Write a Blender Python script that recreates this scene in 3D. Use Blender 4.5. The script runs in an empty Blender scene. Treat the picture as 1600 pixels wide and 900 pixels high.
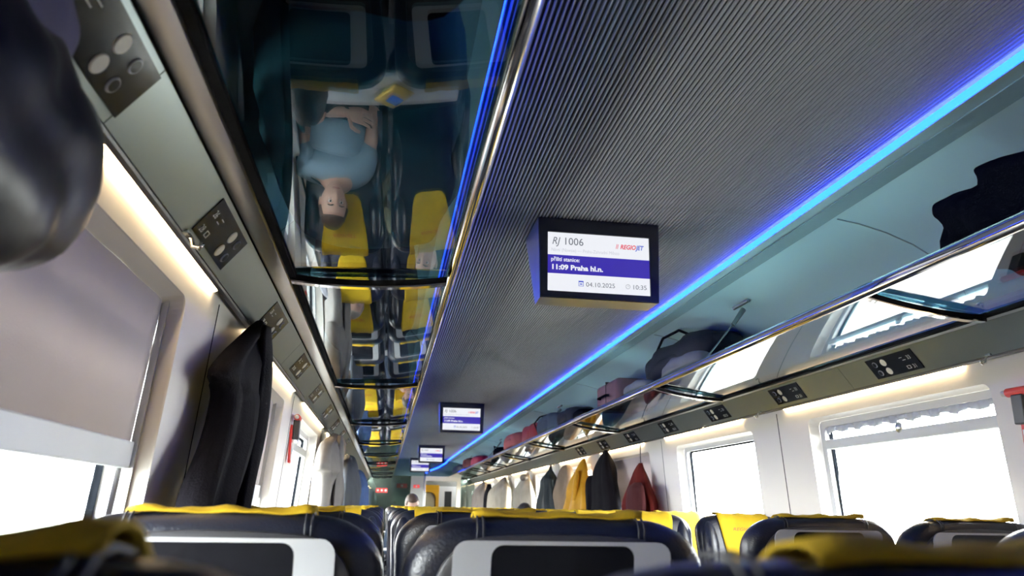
import bpy, bmesh, math, random
from mathutils import Vector, Matrix, noise
PI = math.pi
random.seed(7)
S = bpy.context.scene
COL = S.collection

# ------------------------------------------------------------------ camera, sky, exposure
EYE = 1.2                                   # eye height above the carriage floor
XC = 0.78                                   # carriage centre line (camera sits at x = 0)
cam = bpy.data.objects.new('camera', bpy.data.cameras.new('camera'))
COL.objects.link(cam)
R_, U_, F_ = (0.98772565, -0.15529205, 0.01680547), (-0.05788714, -0.26399648, 0.96278499), (0.14507627, 0.95194025, 0.26974551)
cam.matrix_world = Matrix(((R_[0], U_[0], -F_[0], 0), (R_[1], U_[1], -F_[1], 0), (R_[2], U_[2], -F_[2], EYE), (0, 0, 0, 1)))
cam.data.sensor_width = 23.5
cam.data.lens = 23.5 * 1226 / 1600
cam.data.clip_start = 0.02
cam.data.dof.use_dof = True
cam.data.dof.focus_distance = 2.85
cam.data.dof.aperture_fstop = 3.3
S.camera = cam
S.view_settings.view_transform = 'Standard'
S.view_settings.look = 'None'
S.view_settings.gamma = 1.0
S.view_settings.use_curve_mapping = False
S.view_settings.exposure = 0.0
S.cycles.use_denoising = True
S.cycles.max_bounces = 10
S.cycles.diffuse_bounces = 8
S.cycles.glossy_bounces = 5
S.cycles.transparent_max_bounces = 16
S.cycles.sample_clamp_indirect = 6.0
S.cycles.caustics_reflective = False
S.cycles.caustics_refractive = False
SKY = 45.0
LED_WARM = 40.0
LED_BLUE = 17.0
w = bpy.data.worlds.new('overcast_sky')
S.world = w
w.use_nodes = True
bg = w.node_tree.nodes['Background']
bg.inputs[0].default_value = (0.96, 0.98, 1.0, 1)
bg.inputs[1].default_value = SKY

WIN0, WINP, WINL = 0.58, 1.81, 1.21         # first window opening, module, opening length
WIN_TOP, WIN_BOT = 0.44, -0.30              # eye-relative heights of the opening
KWIN = list(range(-1, 10))


def wall_o(z):                              # half width of the carriage wall at eye-relative height z
    return 1.235 + (0.53 - z) * 0.075


for side in (-1, 1):
    for k in KWIN:
        ld = bpy.data.lights.new('window_portal', 'AREA')
        ld.shape = 'RECTANGLE'
        ld.size, ld.size_y = WINL, WIN_TOP - WIN_BOT
        ld.cycles.is_portal = True
        lo = bpy.data.objects.new('window_portal', ld)
        COL.objects.link(lo)
        lo.location = (XC + side * (wall_o(0.05) + 0.11), WIN0 + WINP * k + WINL / 2, EYE + (WIN_TOP + WIN_BOT) / 2)
        # area light looks along -Z local; aim it into the carriage
        lo.rotation_euler = Vector((-side, 0, 0)).to_track_quat('-Z', 'Z').to_euler()


# ------------------------------------------------------------------ materials
def new_mat(name):
    m = bpy.data.materials.new(name)
    m.use_nodes = True
    nt = m.node_tree
    return m, nt, nt.nodes['Principled BSDF']


def mat(name, col, rough=0.5, metal=0.0, spec=0.5, bump=0.0, bscale=60.0, var=0.0, vscale=6.0, coat=0.0, sheen=0.0):
    m, nt, b = new_mat(name)
    b.inputs['Base Color'].default_value = (*col, 1)
    b.inputs['Roughness'].default_value = rough
    b.inputs['Metallic'].default_value = metal
    b.inputs['Specular IOR Level'].default_value = spec
    if coat:
        b.inputs['Coat Weight'].default_value = coat
        b.inputs['Coat Roughness'].default_value = 0.1
    if sheen:
        b.inputs['Sheen Weight'].default_value = sheen
    tc = None
    if bump or var:
        tc = nt.nodes.new('ShaderNodeTexCoord')
    if var:
        n = nt.nodes.new('ShaderNodeTexNoise')
        n.inputs['Scale'].default_value = vscale
        n.inputs['Detail'].default_value = 4
        nt.links.new(tc.outputs['Object'], n.inputs['Vector'])
        r = nt.nodes.new('ShaderNodeValToRGB')
        r.color_ramp.elements[0].position = 0.3
        r.color_ramp.elements[1].position = 0.7
        r.color_ramp.elements[0].color = (*[c * (1 - var) for c in col], 1)
        r.color_ramp.elements[1].color = (*[min(1, c * (1 + var)) for c in col], 1)
        nt.links.new(n.outputs['Fac'], r.inputs['Fac'])
        nt.links.new(r.outputs['Color'], b.inputs['Base Color'])
    if bump:
        n = nt.nodes.new('ShaderNodeTexNoise')
        n.inputs['Scale'].default_value = bscale
        n.inputs['Detail'].default_value = 3
        nt.links.new(tc.outputs['Object'], n.inputs['Vector'])
        bp = nt.nodes.new('ShaderNodeBump')
        bp.inputs['Strength'].default_value = bump
        bp.inputs['Distance'].default_value = 0.01
        nt.links.new(n.outputs['Fac'], bp.inputs['Height'])
        nt.links.new(bp.outputs['Normal'], b.inputs['Normal'])
    return m


def emit(name, col, strength, base=None):
    m, nt, b = new_mat(name)
    b.inputs['Base Color'].default_value = (*(base or (0.02, 0.02, 0.02)), 1)
    b.inputs['Roughness'].default_value = 0.3
    b.inputs['Emission Color'].default_value = (*col, 1)
    b.inputs['Emission Strength'].default_value = strength
    return m


def glass(name, tint, f0=0.06, power=4.0, rough=0.0, refl=(1, 1, 1)):
    """thin pane: tinted see-through plus an angle dependent mirror"""
    m = bpy.data.materials.new(name)
    m.use_nodes = True
    nt = m.node_tree
    nt.nodes.clear()
    out = nt.nodes.new('ShaderNodeOutputMaterial')
    mix = nt.nodes.new('ShaderNodeMixShader')
    tr = nt.nodes.new('ShaderNodeBsdfTransparent')
    tr.inputs[0].default_value = (*tint, 1)
    gl = nt.nodes.new('ShaderNodeBsdfGlossy')
    gl.inputs['Color'].default_value = (*refl, 1)
    gl.inputs['Roughness'].default_value = rough
    lw = nt.nodes.new('ShaderNodeLayerWeight')
    lw.inputs['Blend'].default_value = 0.5
    pw = nt.nodes.new('ShaderNodeMath')
    pw.operation = 'POWER'
    pw.inputs[1].default_value = power
    ma = nt.nodes.new('ShaderNodeMath')
    ma.operation = 'MULTIPLY_ADD'
    ma.inputs[1].default_value = 1 - f0
    ma.inputs[2].default_value = f0
    L = nt.links.new
    L(lw.outputs['Facing'], pw.inputs[0])
    L(pw.outputs[0], ma.inputs[0])
    L(ma.outputs[0], mix.inputs[0])
    L(tr.outputs[0], mix.inputs[1])
    L(gl.outputs[0], mix.inputs[2])
    L(mix.outputs[0], out.inputs[0])
    return m


M = dict(
    wall=mat('cream_wall_laminate', (0.85, 0.815, 0.76), 0.4, var=0.02, vscale=2),
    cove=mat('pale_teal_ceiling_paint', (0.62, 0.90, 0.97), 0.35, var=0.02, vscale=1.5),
    slot=mat('vent_slot_grey', (0.27, 0.42, 0.47), 0.6, bump=0.1),
    slat=mat('aluminium_slat', (0.40, 0.40, 0.42), 0.5, metal=0.0, var=0.04, vscale=2),
    slatback=mat('charcoal_ceiling_felt', (0.038, 0.040, 0.045), 0.7, bump=0.2),
    steel=mat('brushed_steel', (0.20, 0.235, 0.245), 0.32, metal=0.75, var=0.06, vscale=3),
    alu=mat('satin_aluminium', (0.60, 0.60, 0.58), 0.28, metal=1.0, var=0.03),
    chrome=mat('polished_chrome', (0.80, 0.78, 0.74), 0.07, metal=1.0, var=0.02),
    black=mat('black_rubber', (0.008, 0.008, 0.009), 0.6, spec=0.0, bump=0.05),
    gloss=mat('black_gloss_plate', (0.006, 0.007, 0.010), 0.15, spec=0.03, var=0.1),
    lens=mat('white_lamp_lens', (0.75, 0.73, 0.66), 0.3, var=0.03),
    ring=mat('grey_button_ring', (0.17, 0.18, 0.24), 0.3, var=0.05),
    ink=mat('pale_print', (0.65, 0.65, 0.62), 0.6, var=0.03),
    leather=mat('navy_leather', (0.006, 0.008, 0.017), 0.33, bump=0.15, bscale=220, var=0.15, vscale=9),
    shell=mat('charcoal_shell', (0.035, 0.035, 0.040), 0.38, bump=0.05, bscale=300, var=0.05),
    tray=mat('silver_tray', (0.62, 0.63, 0.65), 0.32, metal=0.25, var=0.03),
    screenoff=mat('black_display', (0.008, 0.008, 0.010), 0.12, var=0.1),
    yellow=mat('yellow_fabric', (0.50, 0.33, 0.015), 0.85, bump=0.25, bscale=350, var=0.10, vscale=14, spec=0.2),
    stitch=mat('dark_stitching', (0.02, 0.022, 0.03), 0.5, bump=0.1),
    frame=mat('white_window_frame', (0.72, 0.73, 0.73), 0.4, var=0.02),
    gasket=mat('dark_gasket', (0.006, 0.007, 0.009), 0.6, spec=0.0, bump=0.05),
    blind=mat('grey_blind_fabric', (0.58, 0.52, 0.51), 0.8, bump=0.15, bscale=400, var=0.02),
    blindbar=mat('pale_blind_bar', (0.70, 0.72, 0.72), 0.4, var=0.02),
    floor=mat('grey_carpet', (0.06, 0.065, 0.08), 0.9, bump=0.4, bscale=200, var=0.2),
    bounce_ground=mat('daylight_bounce_ground', (0.84, 0.85, 0.80), 0.9, var=0.1, vscale=0.4),  # ground made near-white to bounce daylight up onto the coves
    table=mat('pale_grey_table', (0.60, 0.60, 0.60), 0.35, var=0.02),
    warmled=emit('warm_light_diffuser', (1.0, 0.72, 0.40), LED_WARM),
    blueled=emit('blue_light_diffuser', (0.0055, 0.043, 1.0), LED_BLUE),
    housing=mat('dark_screen_housing', (0.008, 0.008, 0.009), 0.25, metal=0.0, var=0.06),
    housealu=mat('screen_housing_metal', (0.40, 0.40, 0.40), 0.3, metal=0.9, var=0.05),
    rackglass=glass('smoked_rack_glass', (0.56, 0.73, 0.78), 0.04, 4.2),
    pane=glass('window_glass', (0.97, 0.985, 0.98), 0.02, 5.0),
    partglass=glass('greenish_partition_glass', (0.66, 0.76, 0.72), 0.06, 4.5),
    red=mat('signal_red', (0.55, 0.03, 0.03), 0.4, var=0.05),
    white=mat('plain_white', (0.75, 0.75, 0.74), 0.5, var=0.02),
)

for nm_, k_ in (('blind', 0.11),):
    nt = M[nm_].node_tree
    b_, out_ = nt.nodes['Principled BSDF'], nt.nodes['Material Output']
    tl = nt.nodes.new('ShaderNodeBsdfTranslucent')
    tl.inputs[0].default_value = (0.62, 0.55, 0.50, 1)
    mx_ = nt.nodes.new('ShaderNodeMixShader')
    mx_.inputs[0].default_value = k_
    nt.links.new(b_.outputs[0], mx_.inputs[1])
    nt.links.new(tl.outputs[0], mx_.inputs[2])
    nt.links.new(mx_.outputs[0], out_.inputs[0])


# ------------------------------------------------------------------ mesh helpers
class MB:
    def __init__(s):
        s.v, s.f = [], []

    def add(s, vs, fs):
        o = len(s.v)
        s.v += [tuple(p) for p in vs]
        s.f += [tuple(i + o for i in f) for f in fs]
        return s

    def box(s, x0, x1, y0, y1, z0, z1):
        return s.add([(x, y, z) for x in (x0, x1) for y in (y0, y1) for z in (z0, z1)],
                     [(0, 1, 3, 2), (4, 6, 7, 5), (0, 4, 5, 1), (2, 3, 7, 6), (0, 2, 6, 4), (1, 5, 7, 3)])

    def prism_y(s, prof, y0, y1, caps=True, closed=True):
        """profile [(x, z)] run along y"""
        n = len(prof)
        vs = [(x, y0, z) for x, z in prof] + [(x, y1, z) for x, z in prof]
        fs = [(i, (i + 1) % n, n + (i + 1) % n, n + i) for i in range(n if closed else n - 1)]
        if caps and closed:
            fs += [tuple(range(n - 1, -1, -1)), tuple(range(n, 2 * n))]
        return s.add(vs, fs)

    def loft(s, rings, cap=True, closed=True):
        n = len(rings[0])
        vs = [p for r in rings for p in r]
        fs = []
        for k in range(len(rings) - 1):
            for i in range(n if closed else n - 1):
                j = (i + 1) % n
                fs.append((k * n + i, k * n + j, (k + 1) * n + j, (k + 1) * n + i))
        if cap and closed:
            fs.append(tuple(range(n - 1, -1, -1)))
            fs.append(tuple(range((len(rings) - 1) * n, len(rings) * n)))
        return s.add(vs, fs)

    def tube(s, path, r, n=10, cap=True):
        P = [Vector(p) for p in path]
        rad = r if isinstance(r, (list, tuple)) else [r] * len(P)
        rings = []
        up = None
        for i, p in enumerate(P):
            t = (P[min(i + 1, len(P) - 1)] - P[max(i - 1, 0)]).normalized()
            if up is None:
                up = t.orthogonal().normalized()
            else:
                up = (up - t * up.dot(t))
                up = up.normalized() if up.length > 1e-6 else t.orthogonal().normalized()
            b = t.cross(up)
            rings.append([tuple(p + (up * math.cos(2 * PI * k / n) + b * math.sin(2 * PI * k / n)) * rad[i]) for k in range(n)])
        return s.loft(rings, cap)

    def ball(s, c, r, nu=20, nv=12, e=1.0, fn=None):
        rx, ry, rz = r if isinstance(r, (tuple, list)) else (r, r, r)
        sg = lambda a: math.copysign(abs(a) ** e, a)
        vs = []
        for j in range(1, nv):
            ph = -PI / 2 + PI * j / nv
            for i in range(nu):
                th = 2 * PI * i / nu
                p = Vector((rx * sg(math.cos(ph)) * sg(math.cos(th)), ry * sg(math.cos(ph)) * sg(math.sin(th)), rz * sg(math.sin(ph))))
                vs.append(p)
        vs += [Vector((0, 0, -rz)), Vector((0, 0, rz))]
        if fn:
            vs = [fn(p) for p in vs]
        vs = [tuple(Vector(c) + p) for p in vs]
        fs = []
        for j in range(nv - 2):
            for i in range(nu):
                k = (i + 1) % nu
                fs.append((j * nu + i, j * nu + k, (j + 1) * nu + k, (j + 1) * nu + i))
        b, t = len(vs) - 2, len(vs) - 1
        for i in range(nu):
            k = (i + 1) % nu
            fs.append((b, k, i))
            fs.append((t, (nv - 2) * nu + i, (nv - 2) * nu + k))
        return s.add(vs, fs)

    def xf(s, fn):
        s.v = [tuple(fn(Vector(p))) for p in s.v]
        return s

    def build(s, name, m, parent=None, smooth=None, bevel=0.0, seg=2, subsurf=0, loc=None):
        me = bpy.data.meshes.new(name)
        me.from_pydata(s.v, [], s.f)
        bm = bmesh.new()
        bm.from_mesh(me)
        bmesh.ops.recalc_face_normals(bm, faces=bm.faces)
        bm.to_mesh(me)
        bm.free()
        me.materials.append(m)
        o = bpy.data.objects.new(name, me)
        COL.objects.link(o)
        if parent is not None:
            o.parent = parent
        if loc is not None:
            o.location = loc
        if bevel:
            b = o.modifiers.new('bevel', 'BEVEL')
            b.width, b.segments, b.limit_method, b.angle_limit = bevel, seg, 'ANGLE', 0.6
        if subsurf:
            u = o.modifiers.new('subsurf', 'SUBSURF')
            u.levels = u.render_levels = subsurf
        if smooth is not None:
            me.shade_smooth() if smooth >= 3 else me.set_sharp_from_angle(angle=smooth)
        return o


def tag(o, label=None, cat=None, group=None, kind=None):
    for k, v in (('label', label), ('category', cat), ('group', group), ('kind', kind)):
        if v:
            o[k] = v
    return o


def thing(name, label, cat, loc=(0, 0, 0), rz=0.0, group=None):
    o = bpy.data.objects.new(name, None)
    COL.objects.link(o)
    o.empty_display_size = 0.1
    o.location = loc
    o.rotation_euler = (0, 0, rz)
    return tag(o, label, cat, group)


def copy_tree(o, parent=None):
    c = o.copy()
    COL.objects.link(c)
    if parent is not None:
        c.parent = parent
    for ch in list(o.children):
        copy_tree(ch, c)
    return c


def rrect(hw, z0, z1, r, n=6, cx=0.0, rb=None):
    """rounded rectangle outline [(x, z)]"""
    pts = []
    rb = r if rb is None else rb
    for (sx, zc, rr, a0) in ((1, z1, r, 0), (-1, z1, r, PI / 2), (-1, z0, rb, PI), (1, z0, rb, 1.5 * PI)):
        czz = zc - rr if zc == z1 else zc + rr
        for i in range(n + 1):
            a = a0 + PI / 2 * i / n
            pts.append((cx + sx * (hw - rr) + rr * math.cos(a), czz + rr * math.sin(a)))
    return pts


def text_mesh(name, body, size, m, parent, matrix, align='LEFT', bold=0.0, shear=0.0, space=1.0, width=None):
    cu = bpy.data.curves.new(name, 'FONT')
    cu.body = body
    cu.size = size
    cu.align_x = align
    cu.offset = bold
    cu.shear = shear
    cu.space_character = space
    cu.resolution_u = 3
    t = bpy.data.objects.new(name, cu)
    COL.objects.link(t)
    bpy.context.view_layer.update()
    dg = bpy.context.evaluated_depsgraph_get()
    me = bpy.data.meshes.new_from_object(t.evaluated_get(dg))
    bpy.data.objects.remove(t)
    bpy.data.curves.remove(cu)
    if width and me.vertices:
        xs = [v.co.x for v in me.vertices]
        k = width / max(1e-6, max(xs) - min(xs))
        for v in me.vertices:
            v.co.x *= k
    me.materials.clear()
    me.materials.append(m)
    me.transform(matrix)
    me.name = name
    o = bpy.data.objects.new(name, me)
    COL.objects.link(o)
    if parent is not None:
        o.parent = parent
    return o


def E(z):
    return EYE + z


def P(side, o, z):
    return (XC + side * o, E(z))


Y0, Y1 = -1.4, 18.35                        # saloon extent along the carriage

# ------------------------------------------------------------------ the setting
fl = MB().box(XC - 1.4, XC + 1.4, Y0, 22, -0.05, 0.0).build('floor', M['floor'])
tag(fl, kind='structure')
field = MB().box(-80, 80, -60, 120, -1.9, -1.8).build('ground', M['bounce_ground'])
tag(field, kind='structure')

# ribbed ceiling: charcoal backing with pale slats
SO = 0.592                                  # half width of the ribbed ceiling
ceil = MB().box(XC - SO, XC + SO, Y0, 20.6, E(1.036), E(1.06)).build('ceiling', M['slatback'])
tag(ceil, kind='structure')
sl = MB()
npitch = int(2 * SO / 0.0128)
for j in range(11):
    ya, yb = Y0 + j * 1.94 + 0.002, min(20.6, Y0 + (j + 1) * 1.94 - 0.002)
    for i in range(npitch):
        x = XC - SO + (i + 0.5) * 2 * SO / npitch
        sl.prism_y([(x - 0.0030, E(1.036)), (x - 0.0020, E(1.030)), (x + 0.0020, E(1.030)), (x + 0.0030, E(1.036))], ya, yb, caps=False)
sl.build('ceiling_slat', M['slat'], ceil)

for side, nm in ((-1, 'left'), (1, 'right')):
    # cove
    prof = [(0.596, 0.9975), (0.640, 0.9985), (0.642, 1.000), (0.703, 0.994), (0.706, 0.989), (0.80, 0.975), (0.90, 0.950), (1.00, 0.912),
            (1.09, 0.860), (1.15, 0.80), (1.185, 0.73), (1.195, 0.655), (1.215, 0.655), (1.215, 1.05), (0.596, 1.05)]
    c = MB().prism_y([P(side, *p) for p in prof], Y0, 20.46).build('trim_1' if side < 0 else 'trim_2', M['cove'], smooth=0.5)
    tag(c, kind='structure')
    MB().prism_y([P(side, *p) for p in [(0.642, 0.996), (0.703, 0.990), (0.703, 0.987), (0.642, 0.993)]], Y0, 18.4).build('vent_slot', M['slot'], c)
    sm = MB()
    for k in range(11):
        y = 0.42 + 1.94 * k
        sp = [(0.72, 0.9845), (0.80, 0.973), (0.90, 0.948), (1.00, 0.910), (1.09, 0.858), (1.15, 0.798), (1.183, 0.73)]
        sm.loft([[(*P(side, a, b)[:1], y + dy, P(side, a, b)[1] + dz) for dy, dz in ((-0.003, 0), (0.003, 0), (0.003, 0.004), (-0.003, 0.004))] for a, b in sp])
    sm.build('panel_seam', M['slot'], c)

# side walls with rounded window openings
def wall_pt(side, y, z, d=0.0):
    return (XC + side * (wall_o(z) + d), y, E(z))


def opening(y0, y1, z0, z1, r, n=6):
    pts = []
    for (cy, cz, a0) in ((y1 - r, z1 - r, 0), (y0 + r, z1 - r, PI / 2), (y0 + r, z0 + r, PI), (y1 - r, z0 + r, 1.5 * PI)):
        for i in range(n + 1):
            a = a0 + PI / 2 * i / n
            pts.append((cy + r * math.cos(a), cz + r * math.sin(a)))
    return pts


WALL_TOP = 0.60
for side, nm in ((-1, 'left'), (1, 'right')):
    mb = MB()
    q = lambda *pts: mb.add([wall_pt(side, y, z) for y, z in pts], [tuple(range(len(pts)))])
    seam = MB()
    for k in KWIN:
        a, b = WIN0 + WINP * k, WIN0 + WINP * k + WINL
        pm = (WINP - WINL) / 2
        m0, m1 = a - pm, b + pm
        q((m0, -1.2), (m1, -1.2), (m1, WIN_BOT), (m0, WIN_BOT))
        q((m0, WIN_TOP), (m1, WIN_TOP), (m1, WALL_TOP), (m0, WALL_TOP))
        q((m0, WIN_BOT), (a, WIN_BOT), (a, WIN_TOP), (m0, WIN_TOP))
        q((b, WIN_BOT), (m1, WIN_BOT), (m1, WIN_TOP), (b, WIN_TOP))
        r, n = 0.035, 6
        op = opening(a, b, WIN_BOT, WIN_TOP, r, n)
        for ci, cor in enumerate(((b, WIN_TOP), (a, WIN_TOP), (a, WIN_BOT), (b, WIN_BOT))):
            arc = op[ci * (n + 1):(ci + 1) * (n + 1)]
            q(cor, *arc)
        op2 = opening(a + 0.012, b - 0.012, WIN_BOT + 0.012, WIN_TOP - 0.012, 0.03, n)
        mb.loft([[wall_pt(side, y, z) for y, z in op], [wall_pt(side, y, z, 0.004) for y, z in op],
                 [wall_pt(side, y, z, 0.052) for y, z in op2]], cap=False)
        seam.add([wall_pt(side, m1 + dy, z, d) for z in (-1.2, 0.5) for dy, d in ((-0.003, -0.0008), (0.003, -0.0008), (0.003, 0.004), (-0.003, 0.004))],
                 [(0, 1, 5, 4), (1, 2, 6, 5), (2, 3, 7, 6), (3, 0, 4, 7)])
    # pieces behind the first module and beyond the last
    q((WIN0 + WINP * 9 + WINL + 0.3, -1.2), (20.6, -1.2), (20.6, WALL_TOP), (WIN0 + WINP * 9 + WINL + 0.3, WALL_TOP))
    wl = mb.build('wall_' + nm, M['wall'])
    tag(wl, kind='structure')
    seam.build('panel_seam', M['gasket'], wl)
    led = MB()                               # sill ledge with heater slots
    ld = MB().prism_y([P(side, wall_o(-0.44) - 0.045, -0.43), P(side, wall_o(-0.44) + 0.0, -0.40), P(side, wall_o(-0.60) + 0.0, -0.62), P(side, wall_o(-0.6) - 0.035, -0.60)], Y0, 18.3)
    ob = ld.build('trim_3' if side < 0 else 'trim_4', M['wall'], bevel=0.006)
    tag(ob, kind='structure')
    hs = MB()
    for k in range(20):
        y = Y0 + 0.3 + k * 0.95
        hs.prism_y([P(side, wall_o(-0.44) - 0.030, -0.419), P(side, wall_o(-0.44) - 0.018, -0.411), P(side, wall_o(-0.44) - 0.018, -0.416), P(side, wall_o(-0.44) - 0.030, -0.424)], y, y + 0.6)
    hs.build('heater_slot', M['black'], ob)

# windows
HAS_BLIND = {(-1, 0): 0.065, (-1, 1): 0.02, (-1, -1): -0.24, (1, 3): 0.02, (1, 0): -0.24, (1, -1): -0.24}     # roller blinds: bottom bar height; lowest ones unseen, set to darken the near end
wn = 0
for side in (-1, 1):
    for k in KWIN:
        wn += 1
        a, b = WIN0 + WINP * k, WIN0 + WINP * k + WINL
        o = bpy.data.objects.new('window_%d' % wn, None)
        COL.objects.link(o)
        o['kind'] = 'structure'
        fr = MB()
        oa = opening(a + 0.012, b - 0.012, WIN_BOT + 0.012, WIN_TOP - 0.012, 0.03)
        ob_ = opening(a + 0.040, b - 0.040, WIN_BOT + 0.040, WIN_TOP - 0.040, 0.03)
        fr.loft([[wall_pt(side, y, z, 0.050) for y, z in oa], [wall_pt(side, y, z, 0.056) for y, z in ob_], [wall_pt(side, y, z, 0.085) for y, z in ob_]], cap=False)
        fr.build('window_frame', M['frame'], o)
        oc = opening(a + 0.048, b - 0.048, WIN_BOT + 0.048, WIN_TOP - 0.048, 0.025)
        MB().loft([[wall_pt(side, y, z, 0.080) for y, z in ob_], [wall_pt(side, y, z, 0.078) for y, z in oc], [wall_pt(side, y, z, 0.094) for y, z in oc], [wall_pt(side, y, z, 0.094) for y, z in ob_]], cap=False).build('gasket', M['gasket'], o)
        MB().loft([[wall_pt(side, y, z, 0.086) for y, z in oc], [wall_pt(side, y, z, 0.092) for y, z in oc]]).build('pane', M['pane'], o)
        if k in (1, 4, 7) and side == 1 or k in (2, 5) and side == -1 or (side, k) == (-1, 0):   # hopper windows with a transom
            zt = 0.318
            MB().add([wall_pt(side, y, z, d) for y in (a + 0.03, b - 0.03) for z in (zt - 0.022, zt + 0.022) for d in (0.056, 0.084)],
                     [(0, 1, 3, 2), (4, 6, 7, 5), (0, 4, 5, 1), (2, 3, 7, 6), (0, 2, 6, 4), (1, 5, 7, 3)]).build('transom', M['blindbar'], o, bevel=0.004)
            hd = MB().ball((0, 0, 0), (0.012, 0.022, 0.022))
            hd.xf(lambda p: p + Vector(wall_pt(side, (a + b) / 2, zt + 0.03, 0.058)))
            hd.build('handle', M['alu'], o, smooth=4)

# ------------------------------------------------------------------ end of the saloon and the vestibule beyond it
M['beige'] = mat('beige_partition_laminate', (0.27, 0.265, 0.24), 0.4, var=0.03)
M['darkend'] = mat('dark_green_bulkhead', (0.03, 0.06, 0.058), 0.4, var=0.1)
M['orange'] = mat('amber_yellow_panel', (0.85, 0.42, 0.01), 0.4, var=0.03)
M['creamdoor'] = mat('cream_door_paint', (0.72, 0.62, 0.45), 0.4, var=0.03)
M['post'] = mat('warm_white_post', (0.75, 0.66, 0.52), 0.4, var=0.02)
YE = 18.4
we = MB()
we.box(XC - 1.3, XC + 1.3, YE, YE + 0.06, E(0.66), E(1.06))
wb = we.build('wall_end', M['darkend'])
tag(wb, kind='structure')
MB().box(0.57, 0.86, YE, 19.9, 0, E(0.66)).build('toilet_wall', M['beige'], wb)
MB().box(0.20, 0.57, YE + 0.5, YE + 0.55, 0, E(0.66)).build('toilet_wall', M['beige'], wb)
MB().box(0.86, 0.905, YE - 0.01, YE + 0.05, 0, E(0.66)).build('door_post', M['alu'], wb, bevel=0.005)
MB().box(0.905, 1.70, YE - 0.01, YE + 0.05, E(0.555), E(0.66)).build('door_lintel', M['post'], wb, bevel=0.005)
MB().box(1.61, 1.70, YE - 0.01, YE + 0.05, 0, E(0.555)).build('door_post', M['post'], wb, bevel=0.005)
MB().box(-0.60, 0.57, YE + 0.02, YE + 0.032, 0, E(0.66)).build('partition_pane', M['partglass'], wb)
MB().box(1.70, 2.12, YE + 0.02, YE + 0.032, 0, E(0.66)).build('partition_pane', M['partglass'], wb)
vb = MB().box(XC - 1.3, XC + 1.3, 20.45, 20.5, 0, E(1.05)).build('wall_vestibule', M['beige'])
tag(vb, kind='structure')
MB().box(1.32, 1.48, 20.3, 20.34, 0, E(0.49)).build('vestibule_panel', M['white'], vb)
MB().box(1.48, 1.66, 20.3, 20.34, E(0.37), E(0.49)).build('vestibule_panel', M['white'], vb)
MB().box(1.66, 1.9, 20.3, 20.34, 0, E(0.49)).build('vestibule_panel', M['white'], vb)
MB().box(1.48, 1.66, 20.36, 20.38, 0, E(0.37)).build('vestibule_opening', M['shell'], vb)
# yellow arched door surround with the cream door inside it
dr = bpy.data.objects.new('door_1', None)
COL.objects.link(dr)
dr['kind'] = 'structure'
arch = [(0.90, -1.2), (1.235, -1.2)] + [(1.235 - 0.14 + 0.14 * math.cos(a), 0.20 + 0.13 * math.sin(a)) for a in [PI / 2 * i / 8 for i in range(9)]] + [(0.90, 0.33)]
mbd = MB()
outer = [(1.32, -1.2)] + [(1.32, 0.20 + 0.31 * i / 8) for i in range(9)] + [(0.90, 0.51)]
inner = arch[1:]
rf = [(x, 20.0, E(z)) for x, z in outer]
ri = [(x, 20.0, E(z)) for x, z in inner]
rb_ = [(x, 20.05, E(z)) for x, z in inner]
rfb = [(x, 20.05, E(z)) for x, z in outer]
n_ = min(len(rf), len(ri))
mbd.loft([rfb[:n_], rf[:n_], ri[:n_], rb_[:n_]], cap=False, closed=False)
mbd.build('door_surround', M['orange'], dr)
MB().add([(x, 20.06, E(z)) for x, z in arch], [tuple(range(len(arch)))]).build('door_leaf', M['creamdoor'], dr)
et = MB().tube([(x, 19.995, E(z)) for x, z in inner], 0.008, 6)
et.build('door_edge', M['black'], dr)
fw = MB().box(XC - 1.35, XC + 1.35, Y0 - 0.05, Y0, 0, E(1.1)).build('wall_front', M['beige'])
tag(fw, kind='structure')
# lamp over the vestibule door
vl = thing('ceiling_lamp', 'small warm ceiling lamp glowing above the vestibule doorway', 'lamp', (1.30, 19.2, E(0.98)))
MB().tube([(0, 0, 0.03), (0, 0, 0)], 0.10, 20).build('lamp_body', M['white'], vl, smooth=0.6)
MB().tube([(0, 0, -0.001), (0, 0, -0.008)], 0.085, 20).build('lamp_shade', emit('warm_lamp_glow', (1, 0.82, 0.6), 34), vl, smooth=0.6)


def red_sign(x, y, z, wd, ht, label, pict):
    t = thing('red_sign', label, 'sign', (x, y, z))
    MB().box(-wd / 2, wd / 2, -0.006, 0.0, -ht / 2, ht / 2).build('sign_plate', M['red'], t, bevel=0.002)
    for i in range(pict):
        cx = -wd / 2 + wd * (i + 0.5) / pict
        p = MB().tube([(cx, -0.0065, 0), (cx, -0.0075, 0)], ht * 0.26, 12)
        p.box(cx - ht * 0.05, cx + ht * 0.05, -0.0085, -0.0075, -ht * 0.2, ht * 0.2)
        p.build('pictogram', M['ink'], t)


red_sign(-0.07, YE + 0.018, E(0.33), 0.26, 0.10, 'red prohibition sign with three white pictograms on the end partition glass', 3)
red_sign(0.385, YE + 0.49, E(0.45), 0.24, 0.10, 'plain red sign on the beige toilet wall beside the doorway', 1)
red_sign(0.70, YE - 0.003, E(0.43), 0.14, 0.07, 'small dark red sign at the edge of the beige toilet wall', 1)

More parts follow.
